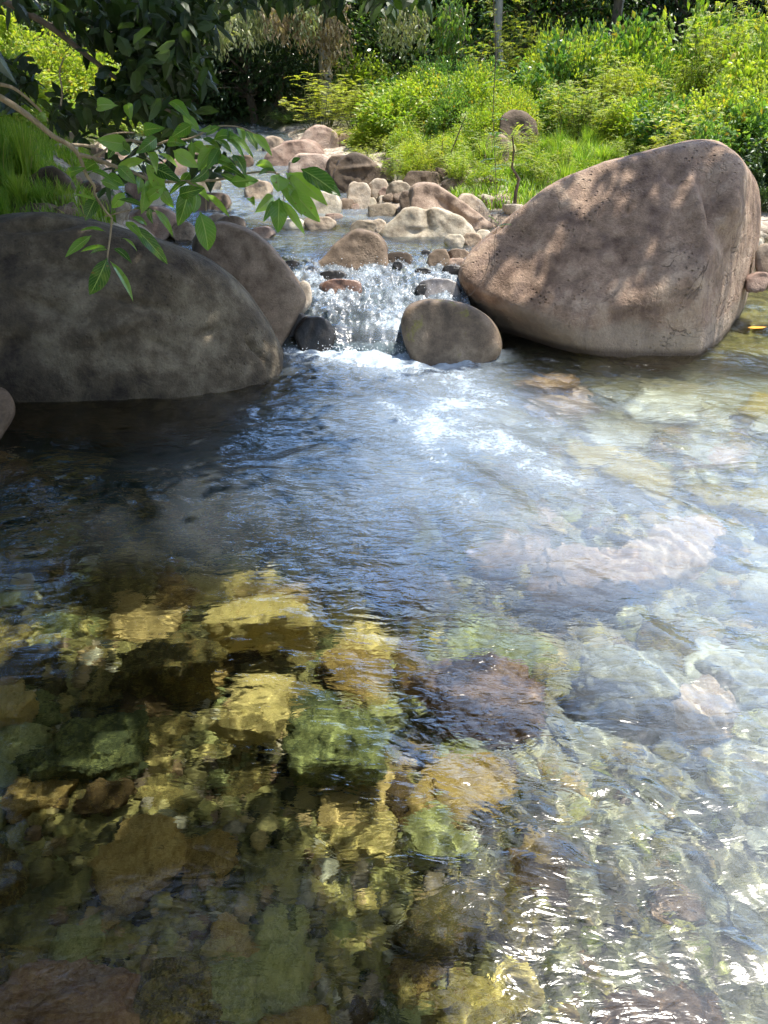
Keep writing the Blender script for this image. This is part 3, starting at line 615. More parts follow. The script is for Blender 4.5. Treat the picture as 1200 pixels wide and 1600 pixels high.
for (cx, cy, w_, h_, mt, lab, ol, sub, dn) in RT:
    kw = {}
    if mt in ('wet', 'subr', 'wetg'): kw = dict(sink=.14)
    zb_ = None
    if 6.4 < 0: pass
    stone('rock', cx, cy, w_, h_, M[mt], lab, outline=ol, sub=sub, dents=dn, rough=.10 if h_ < 30 else .07, **kw)

# --- loose cobbles on the gravel: one built, the rest copies
def cobble_mesh(name, seed, mat, sub=3, lump=.1):
    r = np.random.RandomState(seed); V, Fc = ICO[sub]
    N = r.normal(size=(11, 3)); N /= np.linalg.norm(N, axis=1)[:, None]; H = r.uniform(.62, 1.05, 11)
    N = np.concatenate([N, np.eye(3), -np.eye(3)]); H = np.concatenate([H, [1, .8, .62], [1, .8, .62]])
    rr = ((np.clip(V@N.T, 0, None)/H)**14).sum(1)**(-1/14.); P = V*rr[:, None]
    P = P*(1+lump*fbm(P[:, 0]*1.5+seed, P[:, 1]*1.5, P[:, 2]*1.5, o=5, gain=.6))[:, None]
    return mesh(name, P, Fc, mat)
rnd = random.Random(5)
LOOK = {}
def scatter(meshes, pts, name, label, cat, group):
    first = None
    for i, (x, y, z, s) in enumerate(pts):
        me = meshes[rnd.randrange(len(meshes))]
        if first is None: first = link(name, me); o = first; tag(o, label, cat, group)
        else: o = first.copy(); o.data = me; COL.objects.link(o)
        look = {'cream': 'pale cream', 'tan': 'tan', 'pink': 'pinkish brown', 'umber': 'dark brown', 'sub_gold': 'golden', 'sub_green': 'olive green', 'sub_amber': 'amber', 'sub_pale': 'whitish', 'sub_pink': 'pinkish'}.get([k_ for k_ in M if M[k_] == me.materials[0]][0], 'brown')
        tag(o, look+' '+label, cat, look+' '+group)
        o.location = (x, y, z); k = s
        o.scale = (k*rnd.uniform(.85, 1.25), k*rnd.uniform(.8, 1.1), k*rnd.uniform(.6, 1.)); o.rotation_euler = (rnd.uniform(-.3, .3), rnd.uniform(-.3, .3), rnd.uniform(0, 6.28))
    return first
CM = [cobble_mesh('cobble', s, M[m]) for s, m in ((1, 'cream'), (2, 'tan'), (3, 'pink'), (4, 'cream'), (5, 'tan'), (6, 'umber'))]
def bar_points(n, pxr, pyr, smin, smax):
    out = []
    while len(out) < n:
        h = ground_hit(rnd.uniform(*pxr), rnd.uniform(*pyr)); d = float(land_amount(h.x, h.y))
        if d > .05: s = rnd.uniform(smin, smax)**1.0; out.append((h.x, h.y, gz(h.x, h.y)+s*.25, s))
    return out
scatter(CM, bar_points(60, (500, 800), (262, 345), .04, .12), 'cobble', 'loose cobble on the gravel bar between the stream and the grass', 'cobble', 'cobbles on the gravel bar')
scatter(CM, bar_points(34, (640, 770), (372, 425), .035, .09), 'cobble', 'small cobble among the rocks between the rapid and the giant boulder', 'cobble', 'cobbles by the rapid')
scatter(CM, bar_points(26, (90, 400), (215, 345), .06, .15), 'cobble', 'cobble on the sunlit left bank behind the hanging leaves', 'cobble', 'cobbles on the left bank')
scatter(CM, [(x, y, .03+z, s) for x, y, z, s in bar_points(14, (1165, 1260), (380, 445), .06, .13)], 'cobble', 'cobble at the side arm right of the giant boulder', 'cobble', 'cobbles at the side arm')

# --- submerged stones
M['sub_amber'] = rock_mat('amber_submerged_rock', (.12, .07, .02), (.42, .27, .07), (.70, .50, .18), 2.4, .9, .9, .5, varyobj=.4, stain=(.10, .08, .03))
SB = [cobble_mesh('bed_stone', s, M[m], 4, .25) for s, m in ((11, 'sub_gold'), (12, 'sub_green'), (13, 'sub_gold'), (14, 'sub_green'), (15, 'sub_amber'), (16, 'sub_amber'), (17, 'sub_gold'))]
SP = [cobble_mesh('bed_stone', s, M[m], 4) for s, m in ((21, 'sub_pale'), (22, 'sub_pink'), (23, 'sub_pale'), (24, 'sub_gold'))]
pts = []
for i in range(205):
    y = .3+3.9*rnd.random()**.75; x = rnd.uniform(-.58*y-.45, .2*y+.25); s = rnd.choice((.05, .06, .08, .10, .13))*(1+.3*y)*.78
    if abs(x+1.5) < 1.5 and abs(y-4.75) < .8: continue
    pts.append((x, y, gz(x, y)+s*.15, s))
fs = scatter(SB, pts, 'bed_stone', 'algae covered stone on the pool bed, left half', 'stone', 'algae covered stones on the pool bed')
pts = []
for i in range(85):
    y = rnd.uniform(.3, 5.4); x = rnd.uniform(.12*y+.2, .6*y+1.2); s = rnd.choice((.04, .06, .08, .11))*(1+.45*y)*.8
    pts.append((x, y, gz(x, y)+s*.05, s))
scatter(SP, pts, 'bed_stone', 'stone on the pool bed in the right half', 'stone', 'stones on the right of the pool bed')
def sub_px(px, py, zdep=-.45):
    """where a ray bent by the water surface meets a depth"""
    P = at_z(px, py, 0); d = ray(px, py).normalized(); k = 1/1.33; cosi = -d.z; s2 = k*k*(1-cosi*cosi); ct = math.sqrt(1-s2)
    t = Vector((k*d.x, k*d.y, -ct)); return P + t*(zdep/t.z)
def big_sub(px, py, sx, sy, sz, mat, label, rot=0., seed=1, zt=-.3):
    me = cobble_mesh('bed_rock', seed, M[mat], 5, .22); P = sub_px(px, py, zt)
    o = link('bed_rock', me, None, (P.x, P.y, zt-sz*.6)); o.scale = (sx*.74, sy*.74, sz*.8); o.rotation_euler = (0, 0, rot); tag(o, label, 'rock')
big_sub(750, 1050, .34, .24, .34, 'sub_brown', 'orange brown rock under water with a dark side, middle of the pool', -.5, 41, -.16)
big_sub(1010, 1040, .32, .22, .25, 'sub_pale', 'large pale greenish oval rock under water on the right', 0, 42, -.16)
big_sub(930, 870, .42, .3, .3, 'sub_pink', 'wide pale pinkish rock under water below the rapid', .1, 43, -.22)
big_sub(1060, 840, .4, .35, .3, 'sub_pink', 'pinkish slab under water near the right picture edge', .5, 44, -.22)
big_sub(1110, 1090, .2, .18, .2, 'sub_pink', 'small pinkish rock under water right of the pale oval one', .5, 45, -.2)
big_sub(540, 1130, .30, .36, .3, 'sub_green', 'large square edged yellow green rock under water in the centre', .1, 46, -.30)
big_sub(380, 1115, .16, .12, .2, 'sub_gold', 'golden rock crusted with algae under water left of centre', .1, 47, -.28)
big_sub(130, 1150, .30, .22, .26, 'sub_green', 'big dark olive rock under water in the left shade', .3, 48, -.28)
big_sub(10, 1085, .16, .14, .2, 'sub_gold', 'orange rock under water at the left picture edge', .3, 49, -.28)
big_sub(80, 1560, .34, .2, .3, 'sub_brown', 'flat brown slab under water in the lower left corner', .1, 50, -.18)
big_sub(850, 590, .4, .25, .3, 'sub_brown', 'amber rock under water between the moss patched and giant boulders', 0, 51, -.18)
big_sub(720, 1590, .13, .1, .15, 'sub_gold', 'yellow stone under water at the bottom picture edge', 0, 52, -.28)
big_sub(1050, 1570, .24, .13, .2, 'sub_brown', 'reddish brown stone under water in the lower right corner', 0, 53, -.28)
big_sub(680, 1430, .2, .12, .2, 'sub_gold', 'golden stone under water low in the middle', .2, 54, -.32)
big_sub(1180, 1050, .25, .2, .2, 'sub_pale', 'pale slab under water cut by the right picture edge', .2, 55, -.22)
big_sub(400, 940, .32, .22, .28, 'sub_gold', 'amber rock under water at the edge of the blue reflections', .2, 56, -.35)
big_sub(250, 1010, .3, .2, .3, 'sub_gold', 'tawny rock under water beside the amber one', .2, 57, -.35)
def pebbles():
    rs = np.random.RandomState(15); v, f = ICO[3]; keep = []; n = 3200
    Y = .2+4.6*rs.rand(n)**.8; X = rs.uniform(-.62, .62, n)*Y + rs.uniform(-.4, .4, n); Z = terrain(X, Y)
    import bmesh
    bm = bmesh.new(); bmesh.ops.create_icosphere(bm, subdivisions=2, radius=1); v = np.array([q.co for q in bm.verts]); f = np.array([[q.index for q in t.verts] for t in bm.faces]); bm.free()
    r = rs.uniform(.010, .032, n)*(1+.3*Y); sc3 = rs.uniform(.6, 1.2, (n, 1, 3))*r[:, None, None]; P = v[None]*(1+.16*rs.normal(size=(n, len(v), 1)))*sc3 + np.stack([X, Y, Z], -1)[:, None]
    F_ = (f[None]+np.arange(n)[:, None, None]*len(v)).reshape(-1, 3)
    m, nn, p, l = newmat('bed_pebble_mix'); g = nn.nodes.new('ShaderNodeNewGeometry')
    rr = ramp(nn, [(0, (.04, .04, .02)), (.2, (.16, .14, .05)), (.4, (.42, .33, .10)), (.55, (.28, .30, .10)), (.7, (.5, .36, .15)), (.85, (.20, .12, .06)), (1, (.55, .52, .36))]); l(g.outputs['Random Per Island'], rr.inputs[0])
    nz = noise(nn, l, g.outputs['Position'], 30, 5, .65); gc = ramp(nn, [(.3, (.35, .35, .35)), (.7, (1.3, 1.3, 1.3))]); l(nz.outputs[0], gc.inputs[0]); l(mixc(nn, l, 1., rr.outputs[0], gc.outputs[0], 'MULTIPLY'), p.inputs['Base Color']); p.inputs['Roughness'].default_value = .9
    o = tag(link('pebbles', mesh('pebbles', P.reshape(-1, 3), F_, m)), kind='stuff'); o.cycles.is_caustics_receiver = True
pebbles()
# fallen leaf
fl = mesh('fallen_leaf', [(0, 0, 0), (.06, .03, .006), (.13, .025, .0), (.17, 0, .008), (.12, -.03, .004), (.05, -.03, 0)], np.array([[0, 5, 4, 3, 2, 1]]), M['leaf_dead'])
mm, n_, p_, l_ = newmat('orange_leaf'); p_.inputs['Base Color'].default_value = (.75, .32, .03, 1); fl.materials[0] = mm
P = at_z(1168, 512, .012); tag(link('fallen_leaf', fl, None, P), 'orange fallen leaf floating right of the giant boulder', 'leaf')
for o in list(COL.objects):
    if o.type == 'MESH' and (o.name.startswith('bed_') or o.name.startswith('boulder')): o.cycles.is_caustics_receiver = True

#VEGETATION
# ------------------------------------------------------------------ vegetation builders
def unit(v): return v/np.maximum(np.linalg.norm(v, axis=-1, keepdims=True), 1e-9)
def leaf_geo(B, Ax, Sd, Ln, Wd, fold=.25, droop=.15, five=True):
    """leaves as folded pointed blades: B base, Ax axis, Sd side"""
    n = len(B); Nm = unit(np.cross(Ax, Sd)); Ln = np.broadcast_to(Ln, (n,))[:, None]; Wd = np.broadcast_to(Wd, (n,))[:, None]
    mid = B + Ax*Ln*.42 - Nm*Wd*fold*.5
    l = B + Ax*Ln*.40 - Sd*Wd*.5 + Nm*Wd*fold*.3; r = B + Ax*Ln*.40 + Sd*Wd*.5 + Nm*Wd*fold*.3
    tip = B + Ax*Ln - np.array([0, 0, 1.])*Ln*droop
    if five == 'ovate':
        Lw = Wd*.5; l1 = B + Ax*Ln*.2 - Sd*Lw*.8 + Nm*Wd*fold*.25; l2 = B + Ax*Ln*.58 - Sd*Lw*.86 + Nm*Wd*fold*.25; r1 = l1 + Sd*Lw*1.6; r2 = l2 + Sd*Lw*1.72
        m1 = B + Ax*Ln*.3 - Nm*Wd*fold*.3; m2 = B + Ax*Ln*.65 - Nm*Wd*fold*.3 - np.array([0, 0, 1.])*Ln*droop*.4
        V = np.stack([B, l1, l2, tip, r2, r1, m1, m2], 1).reshape(-1, 3); k = np.arange(n)[:, None]*8
        return V, np.concatenate([k+q for q in ([0, 6, 1], [0, 5, 6], [1, 6, 7], [1, 7, 2], [6, 5, 4], [6, 4, 7], [2, 7, 3], [7, 4, 3])])
    if five:
        V = np.stack([B, l, mid, r, tip], 1).reshape(-1, 3); k = np.arange(n)[:, None]*5
        F_ = np.concatenate([k+[0, 2, 1], k+[0, 3, 2], k+[1, 2, 4], k+[2, 3, 4]])
    else:
        V = np.stack([B, l, r, tip], 1).reshape(-1, 3); k = np.arange(n)[:, None]*4
        F_ = np.concatenate([k+[0, 2, 1], k+[1, 2, 3]])
    return V, F_
def rand_leaves(rs, B, out, Ln, Wd, up=.5, **kw):
    """leaves at B pointing roughly along out, faces roughly skyward"""
    n = len(B); Ax = unit(out + rs.normal(size=(n, 3))*.45); nrm = unit(np.array([0, 0, 1.])*up*2 + rs.normal(size=(n, 3))*.6)
    Sd = unit(np.cross(Ax, nrm)); s = rs.uniform(.7, 1.25, n)
    return leaf_geo(B, Ax, Sd, Ln*s, Wd*s, **kw)
class Geo:
    def __init__(s): s.V = []; s.F3 = []; s.F4 = []; s.n = 0
    def add(s, V, F_):
        F_ = np.asarray(F_); (s.F3 if F_.shape[1] == 3 else s.F4).append(F_+s.n); s.V.append(np.asarray(V)); s.n += len(V)
    def tube(s, pts, rad, k=6):
        pts = np.array([list(p) for p in pts], float); rad = np.broadcast_to(rad, (len(pts),)).astype(float); T = unit(np.gradient(pts, axis=0))
        ref = np.array([.31, .2, .93]) if abs(T[0][2]) < .8 else np.array([.9, .3, .1]); a = unit(np.cross(T, ref)); b = np.cross(T, a)
        th = np.arange(k)/k*2*math.pi
        V = pts[:, None] + rad[:, None, None]*(a[:, None]*np.cos(th)[None, :, None] + b[:, None]*np.sin(th)[None, :, None])
        i, j = np.meshgrid(np.arange(len(pts)-1), np.arange(k), indexing='ij'); q = i*k+j; q2 = i*k+(j+1) % k
        s.add(V.reshape(-1, 3), np.stack([q, q2, q2+k, q+k], -1).reshape(-1, 4))
    def mesh(s, name, mat, smooth=True):
        fl = []
        if s.F3: fl.append(np.concatenate(s.F3))
        if s.F4: fl.append(np.concatenate(s.F4))
        return mesh(name, np.concatenate(s.V), fl, mat, smooth)
def curve_pts(p0, p1, bend, n=7, rs=None, wob=.0):
    p0, p1, bend = np.array(p0, float), np.array(p1, float), np.array(bend, float); t = np.linspace(0, 1, n)[:, None]
    P = p0*(1-t)+p1*t + bend*4*t*(1-t)
    if wob and rs is not None: P[1:-1] += rs.normal(size=(n-2, 3))*wob
    return P

def shrub_proto(kind, seed):
    """unit-ish shrub about 1 m high; returns (stem mesh, leaf mesh)"""
    rs = np.random.RandomState(seed); st = Geo(); lf = Geo()
    if kind == 'broad':
        for i in range(46):
            a = rs.uniform(0, 2*math.pi); R = rs.uniform(.1, .75); h = rs.uniform(.45, 1.05)*(1.05-.35*R)
            top = np.array([R*math.cos(a), R*math.sin(a), h]); P = curve_pts((top[0]*.25, top[1]*.25, -.1), top, (0, 0, .12), 8, rs, .015)
            st.tube(P, np.linspace(.008, .002, 8), 4); n = 46; t = rs.uniform(.3, 1, n)**.8*7; k = np.minimum(t.astype(int), 6); fr = (t-k)[:, None]
            B = P[k]*(1-fr)+P[k+1]*fr + rs.normal(size=(n, 3))*.05
            out = unit(B-np.array([0, 0, .3])) + np.array([0, 0, -.1]); lf.add(*rand_leaves(rs, B, out, .10, .058, up=.5))
    elif kind == 'small':                              # dense small leaved scrambler
        n = 3600; u = unit(rs.normal(size=(n, 3))*[1, 1, .9]); u[:, 2] = np.abs(u[:, 2]); lump = 1+.28*fbm(u[:, 0]*2.4+seed, u[:, 1]*2.4, u[:, 2]*2.4, o=3)
        B = u*[.72, .72, .92]*(lump*rs.uniform(.72, 1.03, n))[:, None]; lf.add(*rand_leaves(rs, B, u, .066, .042, up=.6))
        for i in range(26):
            a = rs.uniform(0, 6.28); e = rs.uniform(.2, .8); t = np.array([math.cos(a)*e*.7, math.sin(a)*e*.7, 1.0-.4*e]); P = curve_pts((t[0]*.2, t[1]*.2, -.1), t*[1.02, 1.02, rs.uniform(.95, 1.25)], (0, 0, .1), 6, rs, .02); st.tube(P, np.linspace(.007, .002, 6), 4)
            B = P[3:].repeat(6, 0)+rs.normal(size=(18, 3))*.03; lf.add(*rand_leaves(rs, B, unit(P[3:]-P[2:5]).repeat(6, 0)+[0, 0, .3], .05, .03, up=.5))
    elif kind == 'feather':                            # upright stems set with pinnate fronds
        for i in range(34):
            a = rs.uniform(0, 6.28); R = rs.uniform(.05, .6); h = rs.uniform(.55, 1.15)*(1.05-.3*R); top = np.array([R*math.cos(a)*1.2, R*math.sin(a)*1.2, h])
            P = curve_pts((top[0]*.3, top[1]*.3, -.1), top, (0, 0, .08), 8, rs, .012); st.tube(P, np.linspace(.007, .002, 8), 4)
            for j in range(11):
                t = rs.uniform(.25, 1)*7; k = min(int(t), 6); p = P[k]*(1-(t-k))+P[k+1]*(t-k); b = rs.uniform(0, 6.28); d = np.array([math.cos(b), math.sin(b), rs.uniform(.1, .8)]); d /= np.linalg.norm(d)
                Lf = rs.uniform(.14, .24); m = 9; tt = np.linspace(.15, 1, m)[:, None]; Q = p + d*Lf*tt - np.array([0, 0, 1.])*Lf*.35*tt**2
                side = unit(np.cross(d, [0, 0, 1.])[None]); lw = .045*(1-.5*np.abs(tt-.45))
                for sg in (-1, 1): lf.add(*leaf_geo(Q, unit(side*sg+d*.35+rs.normal(size=(m, 3))*.1), unit(d[None]+rs.normal(size=(m, 3))*.2), lw[:, 0]*1.0, .014, five=False))
    elif kind == 'grass':
        for i in range(260):
            a = rs.uniform(0, 6.28); R = abs(rs.normal())*.12; h = rs.uniform(.5, 1.15); le = rs.uniform(.1, .6)*h; p = np.array([R*math.cos(a), R*math.sin(a), -.05]); d = np.array([math.cos(a+rs.normal()*.5), math.sin(a+rs.normal()*.5), 0])
            t = np.linspace(0, 1, 6)[:, None]; P = p + d*le*t**2 + np.array([0, 0, 1.])*h*(t-.28*t**2.5*(le/h)*1.5); sd = np.cross(d, [0, 0, 1.]); sd = unit((sd+d*rs.normal()*.5)[None])[0]; wd = .011*rs.uniform(.6, 1.3)*(1-t**2)+.0008
            V = np.stack([P-sd*wd, P+sd*wd], 1).reshape(-1, 3); k = np.arange(5)*2; lf.add(V, np.stack([k, k+1, k+3, k+2], -1))
        st.tube([(0, 0, -.1), (0, 0, .12)], [.05, .02], 6)
    return st, lf
PROTO = {}
def proto(kind, mat, seed, stem='stem'):
    key = (kind, mat, seed)
    if key not in PROTO:
        st, lf = shrub_proto(kind, seed); PROTO[key] = (st.mesh('stems', M[stem]), lf.mesh('foliage', M[mat], smooth=False))
    return PROTO[key]
rv = random.Random(77)
def plant(name, kind, mat, seed, x, y, z, wid, hgt, label, cat, group=None, parts=('stems', 'foliage')):
    a, b = proto(kind, mat, seed); r = link(name, None, None, (x, y, z)); r.scale = (wid, wid, hgt); r.rotation_euler = (0, 0, rv.uniform(0, 6.28))
    kw_ = {'broad': 'broad leaved', 'small': 'small leaved', 'feather': 'feathery', 'grass': 'grassy'}[kind]
    if label.startswith('*'): label = kw_+' '+label[1:]; group = kw_+' '+group
    tag(r, label, cat, group); link(parts[0], a, r); link(parts[1], b, r); return r
def plant_px(name, kind, mat, seed, px, pyt, Y, wid, label, cat, group=None, minh=.2):
    P = at_Y(px, pyt, Y); z = gz(P.x, Y)-.03; h = max(P.z-z, minh)*1.12; return plant(name, kind, mat, seed, P.x, Y, z, wid or h*.8, h, label, cat, group)
GB = 'bushes on the right bank'
BUSH = [  # px, top py, Y, width, kind, mat, seed, label
 (500, 128, 15.8, 1.1, 'feather', 'leaf_fern', 1, 'airy yellow green feathery bush behind the far pink boulders'),
 (560, 138, 15.2, 1.0, 'feather', 'leaf_fern', 2, 'feathery bush just right of the far pink boulders'),
 (455, 175, 17.2, .7, 'feather', 'leaf_mid', 1, 'small dull feathery bush at the edge of the dark wood'),
 (530, 222, 14.0, .42, 'feather', 'leaf_fern', 2, 'low bright fern tuft among the far boulders'),
 (600, 190, 13.6, .8, 'small', 'leaf_bright', 3, 'low leafy bush above the broad dark peaked boulder'),
 (640, 165, 14.2, .9, 'small', 'leaf_bright', 4, 'rounded small leaved bush left of the thin saplings'),
 (690, 190, 13.2, .8, 'feather', 'leaf_fern', 2, 'feathery bush over the brown rocks'),
 (610, 130, 16.2, .9, 'broad', 'leaf_mid', 5, 'leafy green bush between the feathery bushes'),
 (560, 88, 18.5, .9, 'broad', 'leaf_bright', 6, 'tall bright sapling bush against the dark wood'),
 (650, 112, 17., 1.1, 'small', 'leaf_bright', 3, 'yellow green bush below the hanging pale leaves'),
 (705, 118, 15.6, 1.0, 'small', 'leaf_mid', 4, 'round green bush with a dark hollow in it'),
 (745, 88, 15.8, 1.0, 'feather', 'leaf_fern', 1, 'tall feathery bush by the grey trunk'),
 (640, 222, 12.9, .55, 'small', 'leaf_pale', 4, 'silvery small leaved bush beside the brown rocks'),
 (722, 212, 12.9, .6, 'grass', 'grass', 8, 'bright grass clump behind the thin saplings'),
 (748, 225, 12.6, .55, 'grass', 'grass', 9, 'bright grass clump left of the tall dark boulder'),
 (765, 160, 14.2, .9, 'broad', 'leaf_bright', 5, 'bush behind the black shaded rock'),
 (800, 28, 16.5, .9, 'feather', 'leaf_fern', 1, 'tall leafy spire rising to the top edge'),
 (835, 110, 14.8, 1.0, 'small', 'leaf_bright', 3, 'bush behind the tall boulder with lit top'),
 (868, 150, 13.2, .85, 'broad', 'leaf_mid', 6, 'green bush right of the tall boulder with lit top'),
 (905, 160, 12.6, .8, 'small', 'leaf_mid', 4, 'rounded dark leaved bush over the bright grass'),
 (905, 60, 15.6, .8, 'broad', 'leaf_mid', 5, 'vine draped shrub like a green hood'),
 (965, 62, 15.2, .8, 'broad', 'leaf_bright', 6, 'spreading shrub at the foot of the twin trunks'),
 (880, 60, 16.5, .6, 'broad', 'leaf_dark', 6, 'dark shrub beside the green hood'),
 (945, 135, 13.4, .9, 'feather', 'leaf_fern', 2, 'yellow tinged feathery bush mid bank'),
 (985, 165, 12.2, .8, 'small', 'leaf_bright', 3, 'small leaved bush above the giant boulder'),
 (1020, 120, 12.9, .85, 'feather', 'leaf_fern', 1, 'feathery bush under the spiky grass'),
 (1045, 70, 13.9, .8, 'grass', 'grass', 8, 'tall spiky grass against the dark wood'),
 (1015, 95, 14.3, .6, 'grass', 'grass', 9, 'second tall grass clump against the dark wood'),
 (1060, 165, 11.3, .8, 'broad', 'leaf_mid', 5, 'dark leaved bush over the top of the giant boulder'),
 (1115, 55, 12.8, .85, 'feather', 'leaf_fern', 2, 'tall feathery bush right of the spiky grass'),
 (1160, 32, 12.6, .9, 'feather', 'leaf_fern', 1, 'tallest feathery bush, rising near the right edge'),
 (1200, 60, 12., .9, 'broad', 'leaf_bright', 6, 'leafy bush at the right picture edge'),
 (1125, 140, 11.2, .8, 'small', 'leaf_bright', 3, 'mixed leafy bush behind the giant boulder'),
 (1100, 200, 10.2, .6, 'broad', 'leaf_mid', 5, 'glossy leaved bush touching the giant boulder'),
 (1165, 165, 10.6, .8, 'broad', 'leaf_mid', 6, 'overhanging bush right above the giant boulder'),
 (1215, 130, 10.9, .9, 'small', 'leaf_bright', 4, 'bush with yellow leaves at the right edge'),
 (1225, 220, 9.7, .65, 'broad', 'leaf_dark', 5, 'dark bush in the shade at the right edge'),
 (1195, 290, 9.4, .4, 'broad', 'leaf_dark', 6, 'low dark bush over the side arm'),
 (1270, 200, 10., .9, 'broad', 'leaf_mid', 6, 'broad bush beyond the right edge'),
 (790, 200, 13.4, .5, 'feather', 'leaf_mid', 1, 'fern in front of the tall boulder'),
 (850, 215, 12.2, .5, 'feather', 'leaf_mid', 2, 'fern right of the tall boulder'),
 (900, 235, 11.2, .45, 'grass', 'grass', 9, 'grass clump at the shoulder of the giant boulder'),
 (945, 222, 11.0, .45, 'grass', 'grass', 8, 'grass clump above the long slope of the giant boulder'),
 (862, 258, 11.2, .4, 'grass', 'grass', 9, 'short grass clump between fern and giant boulder'),
 (600, 235, 12.9, .35, 'feather', 'leaf_bright', 2, 'low green weeds behind the broad dark peaked boulder'),
 (575, 212, 14.2, .5, 'small', 'leaf_fern', 4, 'yellowish low bush beside the low pinkish rock'),
]
for (px, pyt, Y, wd, kd, mt, sd, lab) in BUSH:
    plant_px('grass_clump' if kd == 'grass' else 'fern' if lab.startswith('fern') or 'fern tuft' in lab else 'bush', kd, mt, sd, px, pyt, Y, wd, lab, 'grass' if kd == 'grass' else 'fern' if lab.startswith('fern') or 'fern tuft' in lab else 'bush', GB)
# fill behind: more bushes of the same kinds
for i in range(44):
    px = rv.uniform(690, 1290); Y = rv.uniform(10.2, 14.2) if px > 830 else rv.uniform(12.2, 15)
    if px < 960 and Y < 11.6: continue
    x = (px-600)/F*Y*1.02; g_ = rv.choice([('small', 'leaf_bright', 3), ('feather', 'leaf_fern', 1), ('broad', 'leaf_bright', 6), ('small', 'leaf_mid', 4), ('broad', 'leaf_mid', 5), ('feather', 'leaf_fern', 2), ('small', 'leaf_bright', 4)])
    plant('bush', *g_, x, Y, gz(x, Y)-.05, rv.uniform(.5, .75), rv.uniform(.6, 1.0), '*bright bush crowded on the lower slope of the right bank', 'bush', 'bushes crowding the lower slope')
for i in range(34):
    px = rv.uniform(600, 1300); Y = rv.uniform(13.5, 17.5); top = 115-85*ss(600, 1100, px)+rv.uniform(-15, 50)
    plant_px('bush', *rv.choice([('broad', 'leaf_mid', 5), ('small', 'leaf_bright', 3), ('feather', 'leaf_fern', 1), ('broad', 'leaf_bright', 6), ('small', 'leaf_mid', 4)]), px, top, Y, rv.uniform(.7, 1.1), '*bush tangled in the thicket up the right bank', 'bush', 'thicket bushes up the right bank')
LB = [
 (20, 172, 7.4, .45, 'grass', 'grass', 8, 'tall grass clump at the left edge above the huge grey boulder'),
 (-25, 160, 7.2, .5, 'grass', 'grass', 9, 'tall grass clump cut by the left edge'),
 (20, 262, 6.9, .3, 'grass', 'grass', 9, 'short grass tuft on the left bank'),
 (60, 282, 6.9, .28, 'grass', 'grass', 8, 'short grass tuft behind the huge grey boulder'),
 (100, 300, 7.0, .22, 'grass', 'grass', 9, 'small grass tuft beside the rough grassy rock'),
 (-10, 290, 6.6, .3, 'grass', 'grass', 8, 'grass tuft at the far left edge'),
 (118, 205, 13., .8, 'small', 'leaf_bright', 3, 'low bright bush behind the forking branch'),
 (60, 60, 15., 1.2, 'small', 'leaf_fern', 4, 'sunlit bush seen through the dark hanging leaves'),
 (130, 75, 15.5, 1.2, 'small', 'leaf_bright', 3, 'second sunlit bush seen through the dark leaves'),
 (190, 110, 16., 1.2, 'feather', 'leaf_fern', 2, 'feathery sunlit bush behind the dark leaves'),
 (10, 110, 13., 1., 'broad', 'leaf_bright', 6, 'broad leaved sunlit bush at the left edge'),
 (0, 20, 16., 1.2, 'broad', 'leaf_bright', 5, 'tall sunlit bush at the top left'),
 (90, 160, 13.8, .9, 'broad', 'leaf_mid', 6, 'leafy bush over the distant pinkish boulders'),
 (245, 190, 16.5, 1., 'small', 'leaf_mid', 4, 'bush at the mouth of the dark wood'),
 (-60, 60, 12., 1.2, 'small', 'leaf_bright', 3, 'sunlit bush beyond the left edge'),
]
for (px, pyt, Y, wd, kd, mt, sd, lab) in LB:
    plant_px('grass_clump' if kd == 'grass' else 'bush', kd, mt, sd, px, pyt, Y, wd, lab, 'grass' if kd == 'grass' else 'bush', 'plants on the left bank')

for i in range(34):
    px = rv.uniform(545, 800); py = rv.uniform(212, 285) if px < 690 else rv.uniform(240, 300); h_ = ground_hit(px, py)
    g_ = rv.choice([('small', 'leaf_bright', 3), ('feather', 'leaf_fern', 1), ('small', 'leaf_fern', 4), ('grass', 'grass', 8), ('feather', 'leaf_bright', 2)]); s_ = rv.uniform(.22, .42)
    plant('weed', *g_, h_.x, h_.y, gz(h_.x, h_.y)-.03, s_, s_*rv.uniform(.8, 1.3), '*low weed at the edge of the gravel bar', 'weed', 'weeds at the edge of the gravel')
for i in range(30):
    px = rv.uniform(800, 1010); py = rv.uniform(225, 300); h_ = ground_hit(px, py)
    g_ = rv.choice([('small', 'leaf_bright', 4), ('feather', 'leaf_fern', 1), ('grass', 'grass', 9), ('grass', 'grass', 8), ('broad', 'leaf_bright', 6)]); s_ = rv.uniform(.2, .4)
    plant('weed', *g_, h_.x, h_.y, gz(h_.x, h_.y)-.03, s_, s_*rv.uniform(.8, 1.4), '*weed in the grass just above the giant boulder', 'weed', 'weeds in the grass')
